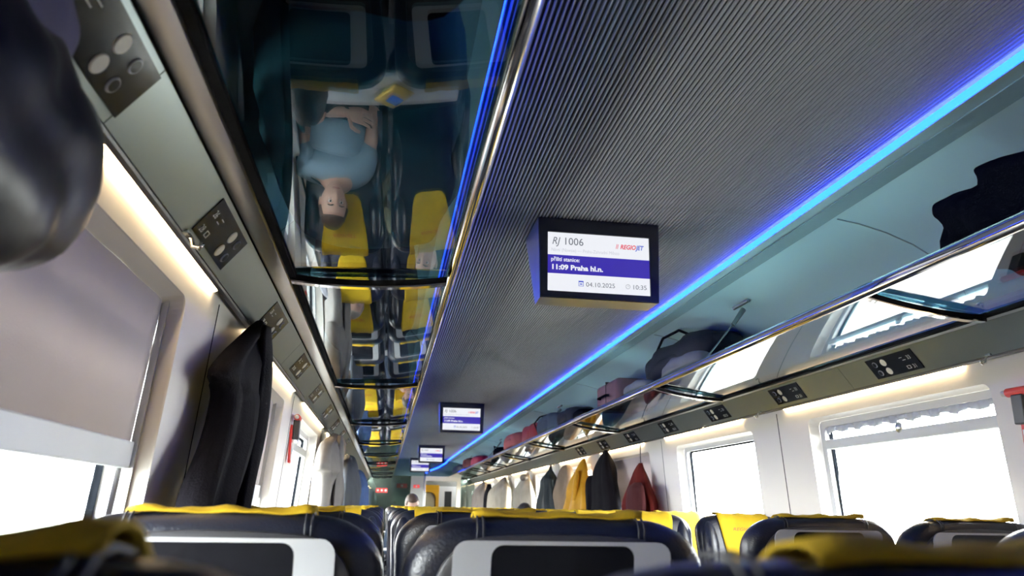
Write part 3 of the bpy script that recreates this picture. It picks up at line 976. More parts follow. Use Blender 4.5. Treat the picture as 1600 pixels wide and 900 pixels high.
# ------------------------------------------------------------------ coats
def catmull(rows, n):
    out = []
    m = len(rows) - 1
    for i in range(n + 1):
        t = i / n * m
        k = min(int(t), m - 1)
        f = t - k
        p0, p1, p2, p3 = rows[max(k - 1, 0)], rows[k], rows[k + 1], rows[min(k + 2, m)]
        out.append([0.5 * (2 * b + (c - a) * f + (2 * a - 5 * b + 4 * c - d) * f * f + (-a + 3 * b - 3 * c + d) * f ** 3) for a, b, c, d in zip(p0, p1, p2, p3)])
    return out


def drape(rows, folds=5, amp=0.012, seed=0, n=40, lv=26, full=False):
    """rows: (z eye-relative, y centre, half width along y, x centre, half thickness), from the top down; hanging cloth"""
    mb = MB()
    if not full:                              # hems gather on the seats just below their tops
        rows = [(z if z > -0.04 else -0.04 + (z + 0.04) * 0.1,) + tuple(r) for z, *r in rows]
    rr = catmull(rows, lv)
    rings = []
    for j, (z, yc, hw, xc, th) in enumerate(rr):
        f = j / lv
        ring = []
        for i in range(n):
            a = 2 * PI * i / n
            fo = 1.5 * amp * min(1, 0.15 + f * 1.4) * (math.sin(folds * a + seed + 1.2 * math.sin(2.1 * f + seed)) + 0.5 * math.sin((2 * folds + 1) * a + seed * 2.3 + f * 2))
            nz = noise.noise(Vector((math.cos(a) * 1.5 + seed * 3.1, math.sin(a) * 1.5, z * 5))) * amp * 0.9
            rad = 1.0
            yy = yc + (hw + nz * 0.7) * math.copysign(abs(math.cos(a)) ** 0.8, math.cos(a))
            xx = xc + (max(0.008, th) + (fo + nz) * min(1, hw / 0.08)) * math.copysign(abs(math.sin(a)) ** 0.8, math.sin(a))
            ring.append((xx, yy, E(z) + 0.3 * nz))
        rings.append(ring)
    return mb.loft(rings)


def cloth(name, col, **kw):
    M[name] = mat(name, col, kw.pop('rough', 0.85), spec=kw.pop('spec', 0.06), bump=kw.pop('bump', 0.25), bscale=kw.pop('bscale', 180), var=kw.pop('var', 0.12), vscale=7, sheen=kw.pop('sheen', 0.0))
    return M[name]


cloth('black_wool', (0.0045, 0.004, 0.006))
cloth('off_white_cotton', (0.15, 0.14, 0.132))
cloth('slate_grey_cotton', (0.075, 0.085, 0.10))
cloth('blue_denim', (0.04, 0.07, 0.16))
cloth('dark_red_cotton', (0.075, 0.010, 0.009))
cloth('maroon_lining', (0.045, 0.013, 0.015))
cloth('amber_nylon', (0.52, 0.27, 0.022), rough=0.5)
cloth('beige_cotton', (0.22, 0.17, 0.125))
cloth('charcoal_green', (0.015, 0.02, 0.023), rough=0.5)
cloth('cream_wool', (0.33, 0.295, 0.235))
cloth('taupe_wool', (0.17, 0.145, 0.125))
cloth('dusk_nylon', (0.009, 0.008, 0.012), rough=0.38, spec=0.16, bump=0.1, bscale=25)
cloth('lavender_lining', (0.085, 0.08, 0.125), rough=0.7, bump=0.1, bscale=30)


def loop(t, x, y, z0, z1, m_):
    MB().tube([(x, y, E(z0)), (x, y + 0.004, E((z0 + z1) / 2)), (x, y, E(z1))], 0.003, 6).build('hanging_loop', m_, t, smooth=4)


# black jacket on the roller-blind side
t = thing('jacket', 'long black jacket hanging from the rack beside the roller blinds', 'jacket', (0, 0, 0))
drape([(0.530, 2.42, 0.025, -0.402, 0.012), (0.490, 2.39, 0.075, -0.402, 0.030), (0.43, 2.31, 0.14, -0.402, 0.035), (0.36, 2.22, 0.21, -0.402, 0.038), (0.292, 2.17, 0.275, -0.400, 0.040),
       (0.262, 2.20, 0.220, -0.400, 0.042), (0.17, 2.17, 0.215, -0.398, 0.045), (0.08, 2.08, 0.215, -0.396, 0.046), (-0.02, 1.98, 0.200, -0.396, 0.048), (-0.20, 1.94, 0.20, -0.396, 0.05), (-0.34, 1.94, 0.20, -0.396, 0.05)],
      folds=7, amp=0.010, seed=1.3, full=True).build('jacket_body', M['black_wool'], t, smooth=4)
drape([(0.49, 2.30, 0.03, -0.365, 0.012), (0.38, 2.29, 0.055, -0.358, 0.018), (0.2, 2.26, 0.060, -0.352, 0.020), (0.04, 2.15, 0.055, -0.350, 0.020), (-0.16, 2.06, 0.05, -0.350, 0.02)], folds=3, amp=0.005, seed=2.2, n=24, full=True).build('sleeve', M['black_wool'], t, smooth=4)

# big padded jacket close to the camera, on the hook under the first reading plate
t = thing('padded_jacket', 'bulky dark padded jacket with lavender lining hanging under the rack', 'jacket', (0, 0, 0))


def puff(c, r, seed, amp, sc=6.0, nu=40, nv=26, e=0.9):
    def fn(p):
        d = noise.noise(Vector((p.x * sc + seed, p.y * sc, p.z * sc))) * amp + noise.noise(Vector((p.x * sc * 2.7, p.y * sc * 2.7 + seed, p.z * sc * 2.7))) * amp * 0.4
        return p * (1 + d / max(p.length, 0.02))
    return MB().ball(c, r, nu, nv, e, fn)


puff((-0.395, 0.71, E(0.328)), (0.076, 0.225, 0.130), 2.0, 0.030, 7.0, 64, 44).build('jacket_body', M['dusk_nylon'], t, smooth=4)
puff((-0.392, 0.665, E(0.462)), (0.055, 0.19, 0.066), 5.0, 0.018, 8.0).build('lining', M['lavender_lining'], t, smooth=4)
MB().tube([(-0.400, 0.72, E(0.505)), (-0.396, 0.71, E(0.475)), (-0.39, 0.70, E(0.44))], 0.004, 8).build('hanging_loop', M['dusk_nylon'], t, smooth=4)

# pale coats and darker ones further along the roller-blind side
t = thing('coat', 'off-white coat hanging open near the red emergency hammer', 'coat', (0, 0, 0))
drape([(0.500, 5.95, 0.03, -0.385, 0.015), (0.46, 5.85, 0.16, -0.375, 0.035), (0.40, 5.60, 0.40, -0.365, 0.045), (0.34, 5.40, 0.58, -0.36, 0.05), (0.20, 5.30, 0.72, -0.36, 0.055), (0.17, 5.35, 0.60, -0.36, 0.055), (0.04, 5.40, 0.62, -0.36, 0.055), (-0.1, 5.35, 0.66, -0.36, 0.055), (-0.28, 5.30, 0.68, -0.36, 0.055)],
      folds=7, amp=0.020, seed=0.4).build('coat_body', M['off_white_cotton'], t, smooth=4)
drape([(0.45, 5.55, 0.06, -0.32, 0.015), (0.30, 5.25, 0.12, -0.305, 0.022), (0.12, 5.15, 0.13, -0.298, 0.024), (-0.1, 5.10, 0.12, -0.298, 0.022)], folds=3, amp=0.010, seed=1.4, n=24).build('sleeve', M['off_white_cotton'], t, smooth=4)
drape([(0.47, 5.80, 0.04, -0.335, 0.012), (0.42, 5.70, 0.12, -0.322, 0.022), (0.36, 5.62, 0.13, -0.318, 0.024), (0.31, 5.60, 0.06, -0.318, 0.018)], folds=3, amp=0.008, seed=3.4, n=24).build('hood', M['beige_cotton'], t, smooth=4)
t = thing('coat', 'slate grey coat hanging behind the off-white coat', 'coat', (0, 0, 0))
drape([(0.500, 8.5, 0.05, -0.40, 0.02), (0.46, 8.4, 0.3, -0.385, 0.05), (0.34, 8.1, 0.75, -0.37, 0.07), (0.18, 8.0, 0.95, -0.36, 0.085), (0.0, 7.95, 0.9, -0.36, 0.085), (-0.28, 7.95, 0.9, -0.36, 0.08)],
      folds=6, amp=0.022, seed=3.1).build('coat_body', M['slate_grey_cotton'], t, smooth=4)
t = thing('jacket', 'dark blue jacket hanging furthest along the roller-blind side', 'jacket', (0, 0, 0))
drape([(0.500, 12.0, 0.05, -0.40, 0.02), (0.44, 12.0, 0.4, -0.38, 0.05), (0.3, 11.9, 0.8, -0.36, 0.07), (0.1, 11.8, 0.95, -0.35, 0.08), (-0.25, 11.8, 0.95, -0.35, 0.08)], folds=6, amp=0.02, seed=5.1).build('jacket_body', M['blue_denim'], t, smooth=4)

# curtain side
t = thing('hooded_jacket', 'dark red hooded jacket hanging by a long loop at the pinkish blind', 'jacket', (0, 0, 0))
drape([(0.352, 6.02, 0.02, 1.955, 0.012), (0.31, 6.03, 0.06, 1.952, 0.022), (0.22, 6.03, 0.13, 1.948, 0.042), (0.12, 6.03, 0.22, 1.94, 0.06), (0.05, 6.03, 0.29, 1.94, 0.065), (-0.02, 6.03, 0.31, 1.94, 0.065), (-0.22, 6.03, 0.30, 1.94, 0.06)],
      folds=6, amp=0.018, seed=0.9).build('jacket_body', M['dark_red_cotton'], t, smooth=4)
drape([(0.20, 5.90, 0.06, 1.885, 0.02), (0.16, 5.90, 0.16, 1.87, 0.035), (0.06, 5.90, 0.20, 1.865, 0.04), (-0.12, 5.90, 0.18, 1.865, 0.038)], folds=4, amp=0.012, seed=2.9, n=28).build('hood', M['maroon_lining'], t, smooth=4)
loop(t, 1.955, 6.02, 0.50, 0.345, M['black_wool'])
t = thing('coat', 'straight black coat hanging between the amber and dark red jackets', 'coat', (0, 0, 0))
drape([(0.515, 6.98, 0.02, 1.945, 0.012), (0.47, 6.98, 0.07, 1.942, 0.025), (0.36, 6.98, 0.19, 1.935, 0.06), (0.2, 6.98, 0.31, 1.93, 0.07), (0.0, 6.98, 0.37, 1.93, 0.07), (-0.28, 6.98, 0.38, 1.93, 0.07)], folds=6, amp=0.015, seed=4.0).build('coat_body', M['black_wool'], t, smooth=4)
drape([(0.30, 7.26, 0.05, 1.89, 0.03), (0.24, 7.32, 0.10, 1.885, 0.035), (0.08, 7.34, 0.10, 1.885, 0.032), (-0.15, 7.34, 0.09, 1.885, 0.03)], folds=3, amp=0.008, seed=1.0, n=24).build('sleeve', M['black_wool'], t, smooth=4)
t = thing('rain_jacket', 'amber yellow rain jacket hanging beside the black coat', 'jacket', (0, 0, 0))
drape([(0.485, 7.80, 0.02, 1.945, 0.01), (0.43, 7.82, 0.07, 1.94, 0.022), (0.28, 7.86, 0.20, 1.92, 0.06), (0.12, 7.90, 0.36, 1.91, 0.065), (0.0, 7.95, 0.44, 1.91, 0.07), (-0.28, 7.96, 0.45, 1.91, 0.065)], folds=7, amp=0.018, seed=2.0).build('jacket_body', M['amber_nylon'], t, smooth=4)
drape([(0.36, 7.74, 0.03, 1.862, 0.02), (0.24, 7.76, 0.06, 1.85, 0.025), (0.08, 7.78, 0.06, 1.842, 0.024)], folds=3, amp=0.006, seed=1.7, n=20).build('sleeve', M['amber_nylon'], t, smooth=4)
t = thing('coat', 'beige coat with drooping sleeve half hidden behind the amber jacket', 'coat', (0, 0, 0))
drape([(0.46, 8.62, 0.05, 1.96, 0.02), (0.42, 8.66, 0.18, 1.955, 0.045), (0.30, 8.72, 0.32, 1.95, 0.05), (0.16, 8.82, 0.34, 1.95, 0.05), (0.05, 8.80, 0.26, 1.95, 0.045), (-0.1, 8.78, 0.2, 1.95, 0.04)], folds=5, amp=0.015, seed=2.6).build('coat_body', M['beige_cotton'], t, smooth=4)
t = thing('jacket', 'dark green-grey shiny jacket hanging in front of a bright window', 'jacket', (0, 0, 0))
drape([(0.50, 9.45, 0.02, 1.945, 0.01), (0.43, 9.45, 0.06, 1.94, 0.02), (0.34, 9.45, 0.26, 1.92, 0.06), (0.25, 9.44, 0.28, 1.915, 0.06), (0.1, 9.42, 0.40, 1.91, 0.07), (0.0, 9.42, 0.50, 1.91, 0.07), (-0.28, 9.42, 0.50, 1.91, 0.07)], folds=6, amp=0.02, seed=6.0).build('jacket_body', M['charcoal_green'], t, smooth=4)
t = thing('coat', 'cream coat with dark collar hanging past the green-grey jacket', 'coat', (0, 0, 0))
drape([(0.47, 11.0, 0.02, 1.945, 0.01), (0.41, 11.05, 0.12, 1.94, 0.025), (0.26, 11.1, 0.48, 1.915, 0.06), (0.1, 11.1, 0.64, 1.91, 0.07), (-0.28, 11.1, 0.68, 1.91, 0.07)], folds=6, amp=0.022, seed=1.1).build('coat_body', M['cream_wool'], t, smooth=4)
puff((1.885, 10.95, E(0.405)), (0.05, 0.16, 0.045), 1.0, 0.01).build('collar', M['taupe_wool'], t, smooth=4)
t = thing('coat', 'wide cream coat hanging second from the end partition', 'coat', (0, 0, 0))
drape([(0.49, 13.2, 0.03, 1.945, 0.012), (0.42, 13.3, 0.28, 1.93, 0.035), (0.28, 13.4, 0.85, 1.90, 0.08), (0.1, 13.5, 1.02, 1.895, 0.085), (-0.28, 13.5, 1.05, 1.895, 0.085)], folds=7, amp=0.025, seed=3.4).build('coat_body', M['cream_wool'], t, smooth=4)
t = thing('coat', 'taupe coat over a dark one, hanging nearest the end partition', 'coat', (0, 0, 0))
drape([(0.49, 15.9, 0.04, 1.945, 0.015), (0.42, 16.0, 0.36, 1.93, 0.04), (0.26, 16.2, 0.9, 1.90, 0.085), (0.1, 16.2, 1.0, 1.89, 0.09), (-0.28, 16.2, 1.0, 1.89, 0.09)], folds=7, amp=0.025, seed=4.4).build('coat_body', M['taupe_wool'], t, smooth=4)
drape([(0.42, 15.0, 0.1, 1.92, 0.03), (0.2, 14.95, 0.22, 1.90, 0.06), (-0.28, 14.95, 0.25, 1.90, 0.06)], folds=4, amp=0.02, seed=4.9).build('lining', M['black_wool'], t, smooth=4)

# ------------------------------------------------------------------ luggage on the racks (glass top at about 0.655 above the eye)
cloth('navy_nylon', (0.005, 0.006, 0.012), rough=0.6)
cloth('near_black_nylon', (0.003, 0.0035, 0.006), rough=0.8, spec=0.0)
cloth('teal_canvas', (0.025, 0.075, 0.09), rough=0.6, bump=0.3, bscale=12)
cloth('grey_canvas', (0.14, 0.15, 0.19))
cloth('dusty_rose', (0.11, 0.065, 0.085))
cloth('brick_red_nylon', (0.16, 0.015, 0.018), rough=0.5)
cloth('faded_red_canvas', (0.20, 0.055, 0.06))
cloth('crimson_nylon', (0.18, 0.008, 0.03), rough=0.5)
cloth('steel_blue_canvas', (0.03, 0.042, 0.065))
GT = 0.672


def on_glass(p, lift=0.002):                  # nothing sinks through the sloping rack glass
    side = 1 if p.x > XC else -1
    o = min(max(abs(p.x - XC), 0.642), 1.058)
    zz = E(gz(o, side)) + 0.0075 + lift
    top = E(0.690) if o < 0.66 else zz        # or through the rail
    return Vector((p.x, p.y, max(p.z, top if o < 0.66 else zz)))



def bag(name, label, cat, c, r, m_, seed, amp=0.018, sc=7.0, e=0.55, strap=None, pocket=True, flat=True):
    t = thing(name, label, cat, (0, 0, 0))
    x, y, z = c
    rx, ry, rz = r
    b = puff((x, y, E(z)), r, seed, amp, sc, 44, 28, e)
    b.xf(lambda p: on_glass(p, 0.002 * (1 + math.sin(p.x * 40 + p.y * 23))))
    b.build('bag_body', m_, t, smooth=4)
    if pocket:
        pk = puff((x - rx * 0.80 * (1 if x > XC else -1), y, E(z - rz * 0.15)), (rx * 0.28, ry * 0.55, rz * 0.5), seed + 3, amp * 0.4, sc, 24, 16, 0.6)
        pk.xf(lambda p: on_glass(p, 0.003))
        pk.build('pocket', m_, t, smooth=4)
    if strap:
        pts = [(x + dx * rx, y + dy * ry, E(z + dz * rz)) for dx, dy, dz in strap]
        MB().tube(pts, 0.008, 8).build('strap', M['near_black_nylon'], t, smooth=4)
    return t


t = thing('jacket', 'crumpled near-black jacket lying on the rack above the curtained window', 'jacket', (0, 0, 0))
b = puff((1.62, 1.42, E(0.745)), (0.19, 0.47, 0.105), 3.0, 0.070, 9.0, 90, 50, 0.45)
b.xf(on_glass)
b.build('jacket_body', M['near_black_nylon'], t, smooth=4)
b = puff((1.60, 1.20, E(0.80)), (0.16, 0.25, 0.09), 8.0, 0.06, 9.0, 60, 36, 0.5)
b.build('hood', M['near_black_nylon'], t, smooth=4)

bag('duffel_bag', 'dark navy duffel bag slumped on the rack before the pinkish case', 'bag', (1.68, 4.22, 0.79), (0.15, 0.52, 0.145), M['navy_nylon'], 2.2, 0.03, strap=[(-0.7, -0.5, 0.9), (-0.8, -0.3, 1.2), (-0.8, 0.2, 1.25), (-0.7, 0.5, 0.9)])
t = thing('folded_clothing', 'small heap of folded grey clothing at the rack edge before the navy duffel', 'clothing', (0, 0, 0))
b = puff((1.475, 3.78, E(0.705)), (0.055, 0.28, 0.055), 6.0, 0.02, 9.0, 36, 22, 0.6)
b.xf(on_glass)
b.build('folded_garment', M['grey_canvas'], t, smooth=4)
b = puff((1.47, 4.52, E(0.695)), (0.05, 0.22, 0.042), 9.0, 0.018, 9.0, 30, 20, 0.6)
b.xf(on_glass)
b.build('folded_garment', M['grey_canvas'], t, smooth=4)
t = thing('suitcase', 'upright pinkish case with rounded corners on the rack beside the navy duffel', 'suitcase', (0, 0, 0))
MB().box(1.50, 1.80, 5.10, 5.62, E(GT) + 0.006, E(0.865)).build('case_shell', M['dusty_rose'], t, bevel=0.03, seg=4, smooth=0.8)
MB().tube([(1.49, 5.25, E(0.76)), (1.468, 5.26, E(0.76)), (1.468, 5.46, E(0.76)), (1.49, 5.47, E(0.76))], 0.008, 8).build('handle', M['near_black_nylon'], t, smooth=4)
MB().box(1.498, 1.802, 5.355, 5.365, E(GT) + 0.003, E(0.868)).build('zip_seam', M['near_black_nylon'], t)
for x in (1.55, 1.75):
    for yy in (5.16, 5.56):
        MB().ball((x, yy, E(GT) + 0.004), (0.010, 0.010, 0.005), 10, 6).build('case_foot', M['near_black_nylon'], t)
bag('pouch', 'small round black pouch on the rack past the pinkish case', 'bag', (1.50, 6.0, 0.70), (0.07, 0.16, 0.045), M['near_black_nylon'], 4.0, 0.01, pocket=False)
bag('backpack', 'blue-grey backpack with loops lying on the rack before the red ones', 'backpack', (1.56, 7.3, 0.755), (0.14, 0.42, 0.10), M['steel_blue_canvas'], 5.5, 0.022,
    strap=[(-0.8, 0.75, -0.6), (-1.0, 0.95, 0.5), (-0.7, 0.8, 1.1), (-0.3, 0.3, 1.15)])
bag('backpack', 'lumpy dark blue backpack on the rack, nearer half of the blue pair', 'backpack', (1.55, 6.5, 0.735), (0.12, 0.33, 0.08), M['navy_nylon'], 7.5, 0.022)
bag('backpack', 'bright brick red backpack on the rack after the blue-grey backpack', 'backpack', (1.60, 8.45, 0.765), (0.14, 0.40, 0.11), M['brick_red_nylon'], 1.5, 0.02)
bag('backpack', 'faded red backpack leaning on the brick red one', 'backpack', (1.57, 9.45, 0.75), (0.15, 0.55, 0.11), M['faded_red_canvas'], 2.5, 0.025)
bag('shoulder_bag', 'small black shoulder bag on the rack behind the faded red backpack', 'bag', (1.52, 10.6, 0.715), (0.10, 0.32, 0.06), M['near_black_nylon'], 3.5, 0.012,
    strap=[(-0.8, -0.6, 0.6), (-1.0, 0.2, 1.3), (-0.6, 0.8, 0.6)])
bag('backpack', 'crimson backpack far along the rack', 'backpack', (1.55, 13.4, 0.735), (0.13, 0.5, 0.09), M['crimson_nylon'], 6.5, 0.02)
bag('duffel_bag', 'dark maroon duffel bag on the rack behind the crimson backpack', 'bag', (1.56, 14.7, 0.755), (0.15, 0.6, 0.11), M['maroon_lining'], 7.7, 0.025)
bag('duffel_bag', 'long navy duffel bag at the far end of the rack', 'bag', (1.56, 16.6, 0.735), (0.16, 1.0, 0.09), M['navy_nylon'], 8.7, 0.025)
# roller-blind side: big dark bags seen through the smoked glass
bag('travel_bag', 'large dark teal travel bag pressed on the smoked glass of the near rack', 'bag', (-0.085, 1.60, 0.80), (0.20, 0.46, 0.19), M['teal_canvas'], 3.3, 0.03, strap=[(0.6, -0.5, 0.9), (0.9, -0.2, 1.1), (0.9, 0.3, 1.1), (0.6, 0.6, 0.9)])
bag('travel_bag', 'long dark navy travel bag on the smoked glass behind the teal one', 'bag', (-0.115, 2.95, 0.79), (0.18, 0.56, 0.185), M['navy_nylon'], 6.3, 0.03)
bag('travel_bag', 'grey-blue travel bag on the smoked glass past the navy bag', 'bag', (-0.10, 4.85, 0.79), (0.19, 0.60, 0.185), M['steel_blue_canvas'], 9.3, 0.03)
bag('travel_bag', 'charcoal travel bag furthest along the roller-blind rack', 'bag', (-0.10, 6.85, 0.79), (0.19, 0.70, 0.185), M['charcoal_green'], 11.3, 0.03)
bag('travel_bag', 'black travel bag on the near rack at the top of the photo', 'bag', (-0.075, 0.52, 0.80), (0.205, 0.50, 0.19), M['near_black_nylon'], 4.8, 0.03)

# ------------------------------------------------------------------ passengers (seat-local frame as for the seats; parts of one person under one Empty)
def skin_mesh(name, J, edges, root, m_, parent, sub=2):
    """J: joint name -> ((x, y, z), radius or (rx, ry))"""
    names = list(J)
    me = bpy.data.meshes.new(name)
    bm = bmesh.new()
    lay = bm.verts.layers.skin.verify()
    bv = {}
    for n in names:
        v = bm.verts.new(J[n][0])
        r = J[n][1]
        v[lay].radius = r if isinstance(r, tuple) else (r, r)
        v[lay].use_root = (n == root)
        bv[n] = v
    for a, b in edges:
        bm.edges.new((bv[a], bv[b]))
    bm.to_mesh(me)
    bm.free()
    o = bpy.data.objects.new(name, me)
    COL.objects.link(o)
    sk = o.modifiers.new('skin', 'SKIN')
    sk.use_smooth_shade = True
    su = o.modifiers.new('sub', 'SUBSURF')
    su.levels = su.render_levels = sub
    bpy.context.view_layer.update()
    dg = bpy.context.evaluated_depsgraph_get()
    m2 = bpy.data.meshes.new_from_object(o.evaluated_get(dg))
    bpy.data.objects.remove(o)
    m2.name = name
    m2.materials.clear()
    m2.materials.append(m_)
    m2.shade_smooth()
    o = bpy.data.objects.new(name, m2)
    COL.objects.link(o)
    o.parent = parent
    return o


def build_head(parent, c, rot, skin, hair, long_hair=False, name='head'):
    """head centre c, face looking along local +y"""
    mx = Matrix.Translation(c) @ rot

    def put(mb, nm, m_, par, sm=4):
        mb.xf(lambda p: mx @ p)
        return mb.build(nm, m_, par, smooth=sm)

    def shape(p):
        x, y, z = p
        k = 1.0
        if z < 0:
            t = -z / 0.115
            k = 1 - 0.34 * t ** 1.6
            y = y * (1 - 0.12 * t) + 0.010 * t
        x *= k
        if y > 0:
            x *= 1 - 0.05 * (y / 0.095)
            nb = math.exp(-(x / 0.013) ** 2) * math.exp(-((z + 0.022) / 0.024) ** 2)
            y += 0.024 * nb + 0.010 * math.exp(-(x / 0.012) ** 2) * math.exp(-((z - 0.008) / 0.022) ** 2)
            for s in (-1, 1):
                y -= 0.012 * math.exp(-((x - s * 0.032) / 0.017) ** 2 - ((z - 0.008) / 0.014) ** 2)
                y += 0.005 * math.exp(-((x - s * 0.030) / 0.022) ** 2 - ((z - 0.032) / 0.010) ** 2)
            y += 0.006 * math.exp(-(x / 0.022) ** 2 - ((z + 0.060) / 0.007) ** 2)
            y += 0.010 * math.exp(-(x / 0.024) ** 2 - ((z + 0.098) / 0.016) ** 2)
        return Vector((x, y, z))
    h = put(MB().ball((0, 0, 0), (0.074, 0.094, 0.115), 56, 44, 1.0, shape), 'head', skin, parent)
    ears = MB()
    for s in (-1, 1):
        ears.ball((s * 0.074, -0.010, 0.002), (0.010, 0.020, 0.032), 12, 10)
    put(ears, 'ears', skin, h)
    ey, ir, br = MB(), MB(), MB()
    for s in (-1, 1):
        ey.ball((s * 0.031, 0.076, 0.008), (0.013, 0.010, 0.0075), 14, 10)
        ir.ball((s * 0.031, 0.0835, 0.008), (0.0055, 0.0035, 0.0055), 12, 8)
        br.tube([(s * 0.015, 0.094, 0.027), (s * 0.031, 0.094, 0.032), (s * 0.048, 0.083, 0.027)], [0.003, 0.004, 0.002], 8)
    put(ey, 'eyes', M['white'], h)
    put(ir, 'irises', M['black'], h)
    put(br, 'eyebrows', hair, h)
    put(MB().ball((0, 0.0905, -0.060), (0.023, 0.006, 0.005), 16, 8), 'lips', M['lip'], h)

    def hs(p):
        d = noise.noise(p * 40) * 0.004 + noise.noise(p * 14) * 0.006
        q = p * (1 + d / max(p.length, 0.01))
        if q.y > 0.02 and q.z < 0.055:                # hairline stops above the forehead
            q.y = 0.02 + (q.y - 0.02) * 0.25
            q.x *= 0.985
        lim = -0.17 if long_hair else -0.035
        if q.y > 0.0 and not long_hair:
            lim = 0.0
        q.z = max(q.z, lim)
        return q
    hb = MB().ball((0, -0.008, 0.016), (0.083, 0.099, 0.112) if not long_hair else (0.092, 0.104, 0.170), 48, 36, 1.0, hs)
    put(hb, 'hair', hair, h)
    return h


def hand(parent, wrist, tip_dir, palm_n, skin, side=1, curl=0.5):
    """palm with five separate bent fingers; tip_dir points from wrist to fingertips, palm_n out of the palm"""
    d = Vector(tip_dir).normalized()
    n = Vector(palm_n)
    n = (n - d * n.dot(d)).normalized()
    s = d.cross(n) * side
    w_ = Vector(wrist)
    mb = MB()
    rings = []
    for f, wd, th in ((-0.01, 0.024, 0.019), (0.02, 0.034, 0.016), (0.055, 0.042, 0.014), (0.085, 0.041, 0.012), (0.096, 0.036, 0.008)):
        rings.append([tuple(w_ + d * f + s * wd * math.cos(2 * PI * i / 16) + n * th * math.sin(2 * PI * i / 16)) for i in range(16)])
    mb.loft(rings)
    for i, (off, ln) in enumerate(((-0.030, 0.064), (-0.010, 0.078), (0.011, 0.083), (0.031, 0.073))):
        p = w_ + d * 0.088 + s * off
        pts = [p - d * 0.012]
        dirv = d.copy()
        for k in range(3):
            dirv = (dirv * math.cos(curl * (0.5 + 0.3 * k)) + n * math.sin(curl * (0.5 + 0.3 * k))).normalized()
            pts.append(pts[-1] + dirv * ln * (0.46, 0.32, 0.26)[k])
        mb.tube(pts, [0.0095, 0.0088, 0.0080, 0.0062], 10)
    p = w_ + d * 0.025 + s * 0.034
    t1 = p + (d * 0.6 + s * 0.8).normalized() * 0.040
    t2 = t1 + (d * 0.9 + s * 0.25 + n * 0.3).normalized() * 0.032
    t3 = t2 + (d * 0.9 + n * 0.4).normalized() * 0.024
    mb.tube([p - s * 0.014, p, t1, t2, t3], [0.013, 0.0125, 0.0105, 0.0095, 0.007], 10)
    return mb.build('hand', skin, parent, smooth=4)


